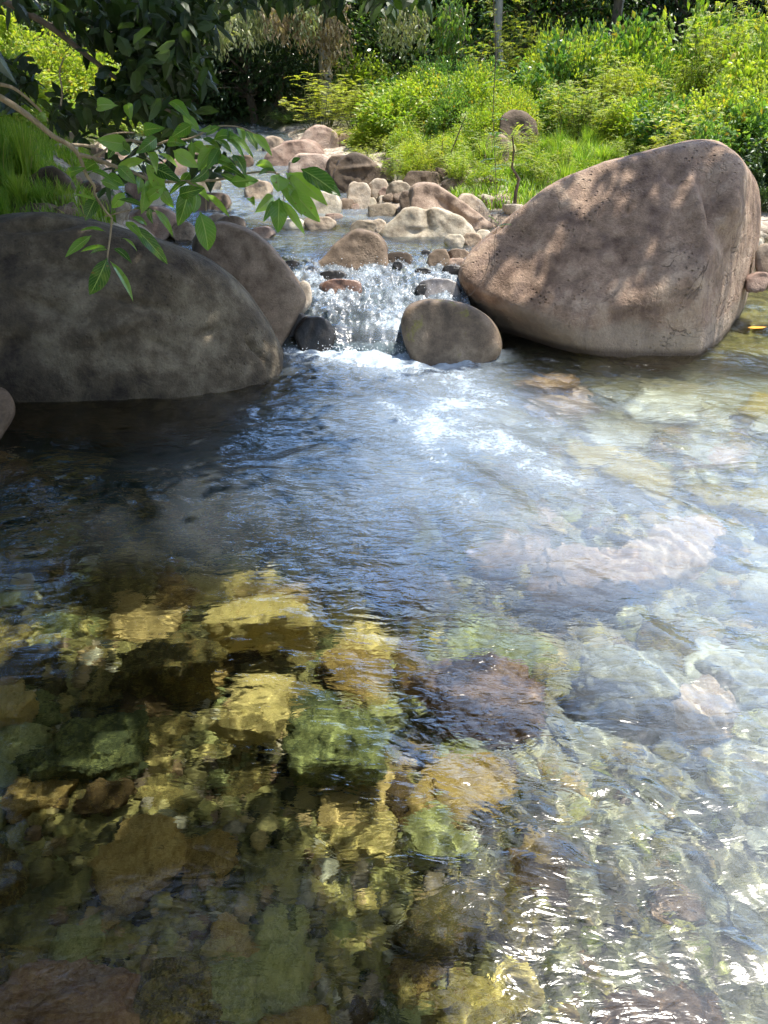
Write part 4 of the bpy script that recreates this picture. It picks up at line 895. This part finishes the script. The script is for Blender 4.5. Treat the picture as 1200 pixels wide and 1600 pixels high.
# --- ground grass (countless)
def grass_field(name, n, region, hgt, seed, mat='grass'):
    rs = np.random.RandomState(seed); x0, x1, y0, y1, test = region; X = rs.uniform(x0, x1, n*3); Y = rs.uniform(y0, y1, n*3); k = test(X, Y)&(land_amount(X, Y) > .35); X, Y = X[k][:n], Y[k][:n]; n = len(X); Z = terrain(X, Y)-.01
    a = rs.uniform(0, 6.28, n); h = hgt*rs.uniform(.4, 1.2, n)*(1+.5*pn(X*2, Y*2, seed=seed)); le = h*rs.uniform(.1, .7, n); D = np.stack([np.cos(a), np.sin(a), 0*a], -1); S = np.stack([-np.sin(a), np.cos(a), 0*a], -1)
    P = np.stack([X, Y, Z], -1); wd = (.006*rs.uniform(.6, 1.5, n))[:, None]; up = np.array([0, 0, 1.])
    m1 = P + D*(le*.3)[:, None] + up*(h*.6)[:, None]; t = P + D*le[:, None] + up*(h*.9)[:, None]
    V = np.stack([P-S*wd, P+S*wd, m1+S*wd*.8, m1-S*wd*.8, t], 1).reshape(-1, 3); k = np.arange(n)[:, None]*5
    me = mesh(name, V, [k+[0, 1, 2, 3], k+[3, 2, 4]], M[mat], False); return tag(link(name, me), kind='stuff')
grass_field('grass', 42000, (.5, 7, 9.3, 15, lambda X, Y: (X > .14*(Y-9)*0+1.05+.25*np.sin(Y*3)) | (Y > 12.6)), .17, 3)
grass_field('grass', 40000, (-7.5, -2.4, 6, 13.5, lambda X, Y: X < xL(Y)-.75+.3*np.sin(X*5+Y*3)), .17, 4)

# ------------------------------------------------------------------ trees
def tree(name, x, y, h, spread, seed, leafm, barkm, label, group=None, nclump=34, per=150, lsize=.14, lo=.25, trunk_r=.16, lean=(0, 0), zbase=None):
    rs = np.random.RandomState(seed); z = gz(x, y)-.1 if zbase is None else zbase; g = Geo(); lf = Geo(); limb = Geo(); g2 = Geo(); g2 = limb
    top = np.array([lean[0], lean[1], h*.85]); T = curve_pts((0, 0, 0), top, (rs.normal()*.15, rs.normal()*.15, 0), 9, rs, .05); g.tube(T, np.linspace(trunk_r, trunk_r*.3, 9), 10)
    for i in range(nclump):
        f = rs.uniform(lo, 1); k = min(int(f*8), 7); p = T[k]; a = rs.uniform(0, 6.28); R = spread*rs.uniform(.35, 1)*(1.15-.6*abs(f-.55)); q = p+np.array([R*math.cos(a), R*math.sin(a), R*rs.uniform(-.1, .5)])
        Pq = curve_pts(p, q, (0, 0, .15*R), 6, rs, .04); limb.tube(Pq, np.linspace(trunk_r*.28, .012, 6), 5)
        B = q + rs.normal(size=(per, 3))*[spread*.2, spread*.2, spread*.13]; lf.add(*rand_leaves(rs, B, unit(B-q+[0, 0, -.15]), lsize, lsize*.5, up=.6))
    r = link(name, None, None, (x, y, z)); tag(r, label, 'tree', group); link('trunk', g.mesh('trunk', M[barkm]), r); link('limbs', limb.mesh('limbs', M[barkm]), r); link('crown', lf.mesh('crown', M[leafm], False), r)
    return r
GT = 'forest trees behind the stream'
FT = 'shaded forest tree in the dark wood behind the stream'
t1 = tree('forest_tree', -4.5, 20, 4.4, 2.3, 101, 'leaf_dark', 'bark', FT, GT, 60, 150)
t2 = tree('forest_tree', 1.5, 23, 4.6, 2.5, 102, 'leaf_dark', 'bark', FT, GT, 60, 150)
t3 = tree('forest_tree', -1.8, 21.5, 4.2, 2.3, 103, 'leaf_mid', 'bark', FT, GT, 60, 140)
for i, (x, y, k) in enumerate([(-7.5, 21, 1.), (-11, 20, 1.15), (-9, 25, 1.2), (-5.5, 25, 1.15), (-2.2, 26, 1.1), (1, 27, 1.05), (4.5, 24, 1.15), (7.5, 22.5, 1.25), (10.5, 22, 1.3), (14, 21, 1.3), (5.8, 28, 1.3), (9.3, 27, 1.4), (13, 27, 1.4), (-14, 24, 1.3), (17, 25, 1.4), (-6.2, 18.6, .75), (-2.8, 18.8, .62), (3.2, 20.5, .85), (6.2, 19.8, .9), (9.5, 18.6, 1.0), (12, 17.6, 1.1), (-3.9, 23, 1.2), (-.3, 24.5, 1.)]):
    c = copy_tree((t1, t2, t3)[i % 3]); c.location = (x, y, gz(x, y)-.1); c.scale = (k, k, k); c.rotation_euler = (0, 0, i*1.7)
# pale-barked trunks at the top edge
def trunk_tree(px, Y, r, h, lean, label, barkm='bark_pale', seed=1):
    P = at_Y(px, 30, Y); z = gz(P.x, Y)-.1; return tree('tree', P.x, Y, h*.72, 1.8, seed, 'leaf_dark', barkm, label, None, 18, 130, .13, .6, r, lean)
trunk_tree(785, 18, .10, 9, (.3, 0), 'straight grey trunked tree at the top edge above the bushes', seed=111)
trunk_tree(940, 18.5, .11, 9, (.2, 0), 'mossy trunked tree, left one of the twin trunks', 'bark', 112)
trunk_tree(958, 18.3, .05, 9, (.5, 0), 'thin white trunked tree, right one of the twin trunks', seed=113)
trunk_tree(505, 18., .14, 7, (.2, 0), 'vine wrapped tree trunk with hanging dry leaves', 'bark_pale', 114)
trunk_tree(420, 19, .06, 7, (.9, 0), 'thin slanting tree in the dark wood', 'bark', 115)
# dry leaf curtains on that trunk and pale tree crowns above the dark wood
def hanging(name, px, py0, py1, Y, wpx, mat, label, n, seed, cat='vine', ls=.10):
    rs = np.random.RandomState(seed); T = at_Y(px, py0, Y); Bm = at_Y(px, py1, Y); wd = wpx/F*Y; lf = Geo(); st = Geo()
    for i in range(14):
        x = T.x+rs.normal()*wd*.35; yy = Y+rs.normal()*wd*.4; l = rs.uniform(.5, 1)*(T.z-Bm.z); P = curve_pts((x, yy, T.z), (x+rs.normal()*.08, yy, T.z-l), (.05, 0, 0), 7, rs, .02); st.tube(P, .008, 4)
        m = n//14; B = P[rs.randint(0, 7, m)]+rs.normal(size=(m, 3))*[.07, .07, .12]; lf.add(*rand_leaves(rs, B, np.array([[0, 0, -1.]])+rs.normal(size=(m, 3))*.3, ls, ls*.45, up=.1))
    r = link(name, None, None, T); tag(r, label, cat)
    for nm, gg, mt in (('stems', st, 'twig'), ('foliage', lf, mat)):
        me = gg.mesh(nm, M[mt], False); me.transform(__import__('mathutils').Matrix.Translation(-T)); link(nm, me, r)
hanging('hanging_vine', 510, 5, 115, 17.2, 40, 'leaf_dead', 'curtain of dry brown leaves hanging on the wrapped trunk', 900, 1)
hanging('hanging_vine', 470, 15, 62, 16.8, 80, 'leaf_dead', 'dry brown foliage hanging left of the wrapped trunk', 900, 2)
hanging('hanging_vine', 400, 0, 60, 16.5, 110, 'leaf_pale', 'pale olive leaves hanging over the dark wood', 1500, 3)
hanging('hanging_vine', 330, 10, 75, 16.3, 90, 'leaf_pale', 'pale olive leaves beside the dark overhanging foliage', 1000, 4)
hanging('hanging_vine', 640, 10, 75, 17.2, 50, 'leaf_pale', 'pale leafy vine hanging right of the dry curtain', 700, 5)
hanging('hanging_vine', 700, 15, 95, 17.2, 60, 'leaf_mid', 'green leafy vine hanging above the feathery bushes', 900, 6)
# undergrowth of the wood (countless)
def undergrowth():
    rs = np.random.RandomState(9); n = 60000; X = rs.uniform(-18, 20, n); Y = rs.uniform(17.5, 30, n); Z = terrain(X, Y)+rs.uniform(0, 1.4, n)**1.2*(.6+.8*(.5+.5*fbm(X, Y, o=3, seed=6)))
    V, Fc = rand_leaves(rs, np.stack([X, Y, Z], -1), rs.normal(size=(n, 3)), .13, .06, up=.5, five=False)
    tag(link('undergrowth', mesh('undergrowth', V, Fc, M['leaf_dark'], False)), kind='stuff')
undergrowth()

# --- thin saplings and vines near the giant boulder
def sapling(name, pts, r0, label, fronds, cat='sapling', mat='leaf_fern', lw=.012, ll=.05):
    P0 = Vector(pts[0]); st = Geo(); P = np.array([list(p) for p in pts]) - np.array(P0); st.tube(P, np.linspace(r0, r0*.35, len(P)), 6); lf = Geo(); rs = np.random.RandomState(len(label))
    for (i, d, Lf) in fronds:
        k = min(int(i), len(P)-2); p = P[k]*(1-(i-k))+P[k+1]*(i-k); d = unit(np.array(d, float)[None])[0]; m = max(4, int(Lf/.022)); tt = np.linspace(.1, 1, m)[:, None]; Q = p+d*Lf*tt-np.array([0, 0, 1.])*Lf*.3*tt**2; st.tube(Q, .0018, 3); sd = unit(np.cross(d, [0, 0, 1.])[None])
        for s in (-1, 1): lf.add(*leaf_geo(Q, unit(sd*s+d*.4), unit(d[None]+0*Q), ll*(1-.4*tt[:, 0]), lw, five=False))
    r = link(name, None, None, P0); tag(r, label, cat); link('stem', st.mesh('stem', M['bark']), r)
    if fronds: link('foliage', lf.mesh('foliage', M[mat], False), r)
rs = np.random.RandomState(4)
def fr(n, a, b, L0, L1): return [(rs.uniform(a, b), (rs.normal(), rs.normal()*.6, rs.uniform(0, .6)), rs.uniform(L0, L1)) for _ in range(n)]
Yb = 9.3
sapling('sapling', [at_Y(803, 335, Yb), at_Y(806, 300, Yb), at_Y(811, 280, Yb), at_Y(800, 262, Yb), at_Y(803, 235, Yb), at_Y(800, 210, Yb)], .022, 'sapling with crooked brown stem and feathery fronds beside the giant boulder', fr(34, 2.8, 4.9, .18, .34))
sapling('sapling', [at_Y(702, 300, 11), at_Y(700, 270, 11), at_Y(706, 235, 11), at_Y(718, 205, 11), at_Y(728, 180, 11)], .014, 'thin bare sapling leaning right over the brown rocks', fr(9, 1.5, 3.9, .12, .22))
sapling('sapling', [at_Y(700, 272, 11.1), at_Y(690, 240, 11.1), at_Y(693, 205, 11.1)], .009, 'thin bare sapling leaning left over the brown rocks', fr(5, .8, 1.9, .1, .2))
sapling('sapling', [at_Y(743, 300, 11.2), at_Y(748, 260, 11.2), at_Y(750, 210, 11.2)], .009, 'dark thin sapling between the grass clumps', fr(8, .5, 1.9, .12, .22))
sapling('hanging_vine', [at_Y(778, -160, 5.9), at_Y(771, 0, 5.9), at_Y(775, 80, 5.9), at_Y(770, 180, 5.9), at_Y(773, 240, 5.9), at_Y(776, 300, 5.9), at_Y(779, 345, 5.9), at_Y(772, 378, 5.9), at_Y(774, 430, 5.9)], .0035, 'long thin dark vine hanging in front of the giant boulder nose', fr(22, .5, 6.5, .05, .1), 'vine', 'leaf_mid')
sapling('hanging_vine', [at_Y(764, 395, 6.0), at_Y(765, 408, 5.95), at_Y(757, 432, 5.92), at_Y(738, 458, 5.9), at_Y(720, 470, 5.9), at_Y(704, 474, 5.95)], .003, 'thin pale vine strand curling below the giant boulder nose', [], 'vine')

# ------------------------------------------------------------------ the overhanging tree in front
rs = np.random.RandomState(12); TB = Vector((-4.6, 2.6, gz(-4.6, 2.6)-.2))
ot = tag(link('overhanging_tree', None, None, TB), 'dark tree leaning in from the left with glossy veined leaves over the pool', 'tree')
def rel(g, name, mat, parent=ot, base=TB, smooth=True):
    me = g.mesh(name, M[mat], smooth); me.transform(__import__('mathutils').Matrix.Translation(-Vector(base))); return link(name, me, parent)
tg = Geo(); TP = [(-4.6, 2.6, TB.z), (-4.45, 2.7, 1.2), (-4.2, 2.9, 2.6), (-3.7, 3.2, 4.0), (-3.1, 3.5, 5.2), (-2.7, 3.8, 6.2)]; tg.tube(TP, [.24, .2, .18, .15, .12, .08], 12); rel(tg, 'trunk', 'bark')
def px_curve(l, Y0, Y1, base=False):
    n = len(l); return [at_Y(px, py, Y0+(Y1-Y0)*i/(n-1)) for i, (px, py) in enumerate(l)]
def smooth_poly(P, k=4):
    P = np.array([list(p) for p in P]); n = len(P); out = []
    for i in range(n-1):
        p0, p1, p2, p3 = P[max(i-1, 0)], P[i], P[i+1], P[min(i+2, n-1)]
        for j in range(k):
            t = j/k; out.append(.5*((2*p1)+(-p0+p2)*t+(2*p0-5*p1+4*p2-p3)*t*t+(-p0+3*p1-3*p2+p3)*t**3))
    out.append(P[-1]); return np.array(out)
BRN = [
 ([(-60, 120), (0, 152), (32, 172), (57, 191), (82, 212), (107, 226), (122, 241), (130, 260), (136, 275), (147, 290), (148, 304), (165, 330), (175, 340)], 2.15, 2.25, .0085, .0025),
 ([(107, 226), (128, 227), (150, 228), (160, 215), (180, 208), (210, 207)], 2.2, 2.35, .0045, .0015),
 ([(185, 222), (205, 219), (240, 226), (262, 220), (290, 218), (312, 210), (335, 198), (372, 198), (400, 210)], 2.25, 2.3, .0035, .0013),
 ([(122, 241), (145, 247), (180, 260), (210, 270), (240, 284), (262, 284), (300, 283), (340, 281), (380, 272), (415, 268), (437, 272)], 2.2, 2.2, .0055, .002),
 ([(145, 245), (160, 238), (178, 224), (200, 218)], 2.2, 2.25, .0035, .0015),
 ([(205, 219), (222, 232), (232, 248), (248, 258)], 2.25, 2.2, .0025, .0012),
 ([(175, 340), (172, 370), (168, 400), (168, 412)], 2.25, 2.2, .003, .0018), ([(165, 338), (195, 330), (222, 325), (238, 324)], 2.25, 2.2, .002, .0012), ([(262, 284), (290, 284), (318, 300), (322, 330)], 2.2, 2.2, .0025, .0014),
 ([(-60, 125), (0, 132), (25, 140), (55, 165), (75, 188)], 2.5, 2.6, .006, .003), ([(95, 165), (97, 140), (93, 112), (100, 90)], 2.6, 2.7, .003, .002), ([(430, 268), (440, 290), (444, 315)], 2.2, 2.15, .002, .001),
 ([(-80, -40), (60, 30), (140, 90), (220, 150), (300, 190)], 2.9, 2.7, .012, .003), ([(60, -60), (140, 0), (170, 60), (250, 100), (310, 140)], 3.1, 3.0, .012, .003), ([(300, -60), (400, -20), (520, -10), (640, -5)], 3.0, 2.7, .012, .004)]
for l, a, b, r0, r1 in BRN:
    P = smooth_poly(px_curve(l, a, b)); g = Geo(); g.tube(P, np.linspace(r0, r1, len(P)), 8); rel(g, 'branch', 'twig' if r0 < .01 else 'bark')
g = Geo()
for a, b in (((-4.2, 2.9, 2.6), at_Y(-60, 120, 2.15)), ((-4.2, 2.9, 2.6), at_Y(-60, 125, 2.5)), ((-3.9, 3.1, 3.4), at_Y(-80, -40, 2.9)), ((-3.7, 3.2, 4.), at_Y(60, -60, 3.1)), ((-3.7, 3.2, 4.), at_Y(300, -60, 3.0))):
    g.tube(curve_pts(a, b, (0, 0, .25), 9, rs, .02), np.linspace(.05, .011, 9), 8)
rel(g, 'limb', 'bark')
# big veined leaves: base px, tip px, width px, roll, depth of base and tip
def big_leaf(b, t, wpx, roll=.5, Yb_=2.2, Yt=2.2, curl=.25, seed=0):
    r = random.Random(seed); B = np.array(at_Y(*b, Yb_)); T = np.array(at_Y(*t, Yt)); ax = T-B; Ln = np.linalg.norm(ax); ax /= Ln
    view = unit((C0-B)[None])[0]; s0 = unit(np.cross(ax, view)[None])[0]; nrm0 = np.cross(s0, ax)
    if nrm0@view < 0: nrm0 = -nrm0; s0 = -s0
    c, s = math.cos(roll), math.sin(roll); up = np.array([0, 0, 1.]); sd = s0*c + nrm0*s; nm = np.cross(sd, ax); nm = nm if nm@up > -.2 else -nm
    W_ = wpx/F*Yb_*.84; nu, nv = 15, 9; u = np.linspace(0, 1, nu)[:, None]; v = np.linspace(-1, 1, nv)[None]
    prof = np.where(u < .06, .02, 1)*np.sin(np.pi*np.clip((u-.06)/.94, 0, 1)**.82)**.8*(1-.25*u) + .012
    Lx = u*Ln; lat = v*prof*W_*.58; k = 9.5
    hgt = np.abs(v)*prof*W_*.16 - curl*Ln*(u-.5)**2*1.0 + .02*W_*np.sin((u*k-np.abs(v)*1.3*2)*2*math.pi)*(np.abs(v) > .1)*np.minimum(1, prof*2) + .035*W_*np.sin(u*11+seed)*v
    P = B + Lx[..., None]*ax + lat[..., None]*sd + (hgt+curl*Ln*.25)[..., None]*nm
    me = mesh('leaf', (P-np.array(TB)).reshape(-1, 3), grid_faces(nu, nv), M['big_leaf']); uvl = me.uv_layers.new(name='UVMap'); idx = np.empty(len(me.loops), np.int32); me.loops.foreach_get('vertex_index', idx)
    UU = np.stack([np.broadcast_to(u, (nu, nv)), np.broadcast_to((v+1)/2, (nu, nv))], -1).reshape(-1, 2); uvl.data.foreach_set('uv', UU[idx].astype(np.float32).ravel()); link('leaf', me, ot)
LV = [((227, 250), (178, 268), 17, .6), ((226, 252), (257, 312), 24, .3), ((143, 368), (102, 402), 17, .5), ((168, 402), (140, 461), 31, .2), ((172, 408), (208, 472), 15, .7), ((165, 362), (125, 361), 10, 1), ((167, 386), (125, 394), 10, .8), ((169, 390), (140, 398), 9, .8), ((205, 350), (262, 413), 24, .4), ((196, 346), (222, 372), 16, .5), ((178, 388), (206, 412), 14, .6), ((190, 372), (214, 393), 7, .9), ((183, 312), (236, 330), 12, .8), ((240, 326), (270, 370), 14, .6), ((233, 325), (239, 350), 11, .4), ((137, 276), (184, 290), 13, .9), ((112, 306), (150, 314), 8, 1), ((150, 310), (133, 345), 22, .1), ((292, 283), (264, 305), 12, .7), ((297, 288), (278, 353), 30, .2), ((292, 285), (320, 308), 11, .6), ((312, 330), (325, 392), 37, .3), ((322, 303), (359, 340), 13, .6), ((247, 240), (278, 263), 11, .8), ((210, 325), (244, 332), 10, .8), ((205, 340), (230, 352), 12, .6),
 ((330, 197), (311, 204), 10, .5), ((345, 198), (322, 212), 11, .5), ((360, 200), (355, 222), 11, .4), ((372, 200), (380, 226), 14, .5), ((385, 204), (402, 236), 15, .5), ((394, 208), (425, 244), 15, .5), ((358, 208), (396, 247), 13, .7), ((348, 212), (382, 249), 13, .8), ((316, 216), (345, 236), 12, .7), ((300, 225), (320, 240), 22, .4), ((332, 215), (362, 240), 12, .6),
 ((430, 266), (399, 258), 16, .6), ((432, 268), (403, 274), 12, .8), ((436, 272), (434, 300), 32, .3), ((445, 268), (480, 312), 17, .4), ((470, 264), (533, 308), 34, .5), ((452, 270), (512, 322), 28, .3), ((448, 290), (500, 347), 30, .1), ((436, 308), (434, 364), 30, .05), ((440, 312), (476, 366), 15, .3), ((427, 306), (398, 332), 22, .2), ((427, 312), (411, 347), 12, .3), ((440, 285), (472, 338), 22, .2), ((455, 254), (470, 247), 9, .5), ((390, 310), (398, 322), 12, .3), ((372, 285), (345, 272), 12, .4),
 ((185, 165), (152, 168), 20, .3), ((285, 70+110), (312, 205), 16, .3), ((265, 160), (300, 190), 18, .5), ((200, 160), (205, 188), 16, .2), ((245, 215), (212, 240), 20, .1), ((300, 195), (268, 215), 20, .1), ((225, 205), (258, 200), 20, .2), ((150, 255), (128, 268), 20, .1), ((205, 240), (180, 222), 22, .1), ((330, 245), (370, 262), 16, .3), ((345, 262), (385, 280), 16, .4), ((240, 262), (285, 285), 22, .1), ((165, 275), (195, 290), 20, .1), ((200, 225), (150, 218), 26, .1), ((270, 235), (310, 262), 24, .1), ((255, 300), (272, 325), 18, .2), ((195, 300), (175, 325), 18, .1), ((75, 190), (60, 180), 14, .2), ((110, 270), (135, 262), 14, .1)]
rl = random.Random(3)
for (cx_, cy_, sx_, sy_, n_l) in ((215, 255, 60, 40, 9), (320, 250, 55, 35, 9), (290, 300, 60, 25, 5)):
    for _ in range(n_l):
        bx, by = cx_+rl.uniform(-sx_, sx_), cy_+rl.uniform(-sy_, sy_); an = rl.uniform(-.3, 2.6); ll = rl.uniform(28, 50); LV.append(((bx, by), (bx+ll*math.cos(an), by+ll*math.sin(an)), ll*rl.uniform(.4, .55), rl.uniform(0, .9)))
for i, (b, t, wpx, roll) in enumerate(LV):
    rr = random.Random(i); big_leaf(b, t, wpx, roll, 2.2+rr.uniform(-.05, .05), 2.2+rr.uniform(-.10, .03), rr.uniform(.15, .6), i)
# dark hanging foliage in the upper left and along the top edge, and the shading canopy added overhead
lf = Geo()
def px_blob(px, py, r, Y, n, ls):
    q = np.sqrt(rs.rand(n))*r*.72; aa = rs.uniform(0, 6.28, n); u = px+q*np.cos(aa); v = py+q*np.sin(aa); d = Y+rs.normal(size=n)*.18
    B = np.array([list(at_Y(a, b, c)) for a, b, c in zip(u, v, d)]); lf.add(*rand_leaves(rs, B, np.array([[0, 0, -.35]])+rs.normal(size=(n, 3))*.7, ls, ls*.62, up=.5, fold=.3, five='ovate'))
for (px, py, r, n) in ((240, 40, 90, 330), (290, 100, 50, 130), (235, 100, 60, 150), (180, 20, 50, 110), (110, 0, 45, 50), (35, 110, 34, 36), (95, 170, 30, 28), (145, 150, 30, 30), (195, 130, 50, 90), (30, 0, 30, 30), (230, 155, 50, 90), (5, 120, 40, 50), (285, 180, 36, 55), (140, 60, 30, 25), (310, 20, 50, 110), (180, 175, 40, 40), (265, 215, 50, 50), (215, 235, 50, 40), (100, 185, 30, 18), (20, 150, 30, 20), (120, 195, 40, 15), (340, 250, 40, 25), (180, 280, 40, 18),
                        (430, -12, 30, 30), (520, -12, 36, 50), (600, -12, 36, 50), (660, -18, 30, 20), (470, -20, 36, 40), (380, -18, 36, 40)):
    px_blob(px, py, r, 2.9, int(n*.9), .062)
# canopy: leaf clusters hung where the sun's rays towards the shaded places pass
def in_view(P, m=45):
    u, v = to_px(P); return (u > -m)&(u < 1200+m)&(v > -m)&(v < 1600+m)&(P[:, 1] > 0)
limb = Geo(); SV = np.array(SUN)/SUN.z
def canopy(target, hgt, rad, n, ls=.13, root=None, geo=lf, flat=.35, stem=True):
    c = np.array(target) + SV*(hgt-target[2]); B = c + rs.normal(size=(n, 3))*[rad*.5, rad*.5, rad*flat]; B = B[~in_view(B)]
    if len(B) < 5: return
    geo.add(*rand_leaves(rs, B, rs.normal(size=(len(B), 3)), ls, ls*.55, up=.9, five='ovate'))
    if stem and root is not None:
        P = curve_pts(root, c, (0, 0, .3), 7, rs, .03)
        if not in_view(P, 10).any(): limb.tube(P, np.linspace(.035, .008, 7), 5)
ROOT = (-3.4, 3.4, 4.6)
def shade_poly(poly, z, step, hgt, rad, n, jit=.25, hj=.5):
    pts = np.array([list(at_z(*p, z)) for p in poly])[:, :2]; x0, y0 = pts.min(0); x1, y1 = pts.max(0)
    for x in np.arange(x0, x1, step):
        for y in np.arange(y0, y1, step):
            q = (x+rs.normal()*jit*step, y+rs.normal()*jit*step); ins = False; j = len(pts)-1
            for i in range(len(pts)):
                if ((pts[i][1] > q[1]) != (pts[j][1] > q[1])) and q[0] < (pts[j][0]-pts[i][0])*(q[1]-pts[i][1])/(pts[j][1]-pts[i][1])+pts[i][0]: ins = not ins
                j = i
            if ins: canopy((q[0], q[1], z), hgt+rs.normal()*hj, rad, n, root=ROOT)
shade_poly([(-200, 330), (130, 320), (330, 380), (440, 500), (440, 620), (300, 690), (0, 660), (-300, 650)], .3, .38, 4.6, .42, 190)
shade_poly([(280, 330), (400, 350), (455, 430), (430, 500), (330, 480)], .5, .3, 4.8, .3, 60)
shade_poly([(-500, 1400), (200, 1350), (400, 1330), (450, 1430), (580, 1430), (720, 1490), (640, 1800), (-700, 1800)], -.4, .27, 3.6, .34, 190)
shade_poly([(20, 1110), (160, 1100), (230, 1130), (200, 1200), (20, 1200)], -.4, .25, 4.2, .26, 70)
shade_poly([(640, 1090), (740, 1110), (720, 1190), (650, 1190)], -.4, .2, 4.4, .16, 40)
for (px, py) in ((0, 40), (60, 10), (120, 60), (170, 20), (240, 20), (290, 60), (240, 110), (320, 10), (30, 110), (100, 140), (180, 110), (290, 120)):
    canopy(tuple(at_Y(px, py, 2.9)), 4.4+rs.normal()*.3, .34, 90, root=ROOT)
for _ in range(70):                                   # leaf clusters added overhead, unseen, to block sky light over the near left
    c_ = np.array([rs.uniform(-3.6, .5), rs.uniform(-1.6, 2.1), rs.uniform(3.1, 4.4)])
    if c_[1] > 1.5 - .5*(c_[0] > -.8) or c_[0] > .1: continue
    canopy(c_, c_[2], .45, 120, root=ROOT)
for _ in range(34):
    c_ = np.array([rs.uniform(-5.6, -2.5), rs.uniform(4.3, 8.2), rs.uniform(2.8, 5.6)]); canopy(c_, c_[2], .5, 130, root=ROOT)  # leaf clusters added out of view, darkening what the left edge mirrors
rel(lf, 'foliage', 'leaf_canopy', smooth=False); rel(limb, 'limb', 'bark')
LBt = Vector((-7.4, 8.2, gz(-7.4, 8.2)-.2)); lt = tag(link('blocker_tree', None, None, LBt), 'added dark tree out of view on the left bank, darkening reflections at the pool edge', 'tree')  # tree added outside the view to block sky reflections at the left edge
l3 = Geo(); g = Geo(); keep = limb; limb = Geo(); g.tube(curve_pts(LBt, (-6.8, 8.4, 4.5), (.15, 0, 0), 9, rs, .03), np.linspace(.2, .1, 9), 10); rel(g, 'trunk', 'bark', lt, LBt)  # trunk of the added blocker tree
for _ in range(60):
    c_ = np.array([rs.uniform(-8.5, -3.9), rs.uniform(6.0, 10.5), rs.uniform(2.7, 5.8)]); canopy(c_ - SV*.01, c_[2], .55, 130, ls=.14, root=(-6.8, 8.4, 4.4), geo=l3)
rel(l3, 'foliage', 'leaf_canopy', lt, LBt, False); rel(limb, 'limb', 'bark', lt, LBt)  # leaves and limbs of the added blocker tree
# --- second tree on the right, outside the picture, whose high leaves throw the dappled shade on the giant boulder
RB = Vector((8.2, 7.2, gz(8.2, 7.2)-.2)); rt = tag(link('tall_tree', None, None, RB), 'tall tree standing off the right bank, its leaves dappling the giant boulder', 'tree')
lf2 = Geo(); limb = Geo(); g = Geo(); g.tube(curve_pts(RB, (6.4, 7.8, 8.5), (.2, 0, 0), 10, rs, .04), np.linspace(.28, .12, 10), 12); rel(g, 'trunk', 'bark_pale', rt, RB)
for (px, py, Y, r, n) in ((867, 304, 6.9, .15, 34), (845, 315, 6.9, .12, 22), (1012, 290, 6.9, .13, 30), (1054, 300, 6.9, .15, 34), (1050, 260, 7.1, .2, 40), (990, 262, 7.1, .14, 22), (925, 375, 6.6, .16, 36), (900, 420, 6.45, .2, 50), (983, 400, 6.5, .15, 34), (970, 430, 6.4, .12, 22), (1050, 430, 6.4, .2, 46), (1060, 470, 6.3, .16, 30), (1110, 330, 6.6, .13, 30), (1115, 390, 6.5, .12, 24), (933, 458, 6.3, .22, 60), (880, 470, 6.3, .18, 40), (1054, 510, 6.1, .2, 46), (1010, 480, 6.2, .14, 20), (796, 375, 6.8, .13, 26), (900, 520, 6.1, .2, 40), (730, 500, 5.9, .16, 30), (700, 520, 5.9, .14, 18), (665, 480, 6.0, .06, 6)):
    canopy(tuple(at_Y(px, py, Y)), 7.4+rs.normal()*.3, r, int(n*1.45), ls=.15, root=(6.4, 7.8, 8.3), geo=lf2, flat=.5)
rel(lf2, 'foliage', 'leaf_canopy', rt, RB, False); rel(limb, 'limb', 'bark_pale', rt, RB)
# spray of droplets over the white water (countless)
def spray():
    rs = np.random.RandomState(5); n = 1500; X = rs.uniform(-1.0, .75, n); Y = np.where(rs.rand(n) < .35, 6.08+rs.normal(size=n)*.05, rs.uniform(6.6, 7.5, n)); Z = stream_z(X, np.maximum(Y, 6.14))*(Y > 6.12)+np.abs(rs.normal(size=n))*.03
    V, Fc = ICO[3][0], ICO[3][1]; import bmesh
    bm = bmesh.new(); bmesh.ops.create_icosphere(bm, subdivisions=1, radius=1); v = np.array([q.co for q in bm.verts]); f = np.array([[q.index for q in t.verts] for t in bm.faces]); bm.free()
    r = rs.uniform(.0015, .005, n); P = (v[None]*r[:, None, None] + np.stack([X, Y, Z], -1)[:, None]).reshape(-1, 3); Ff = (f[None]+np.arange(n)[:, None, None]*len(v)).reshape(-1, 3)
    m, nn, p, l = newmat('spray_droplet'); p.inputs['Base Color'].default_value = (.85, .88, .92, 1); p.inputs['Roughness'].default_value = .1
    tag(link('spray', mesh('spray', P, Ff, m)), kind='stuff')
spray()
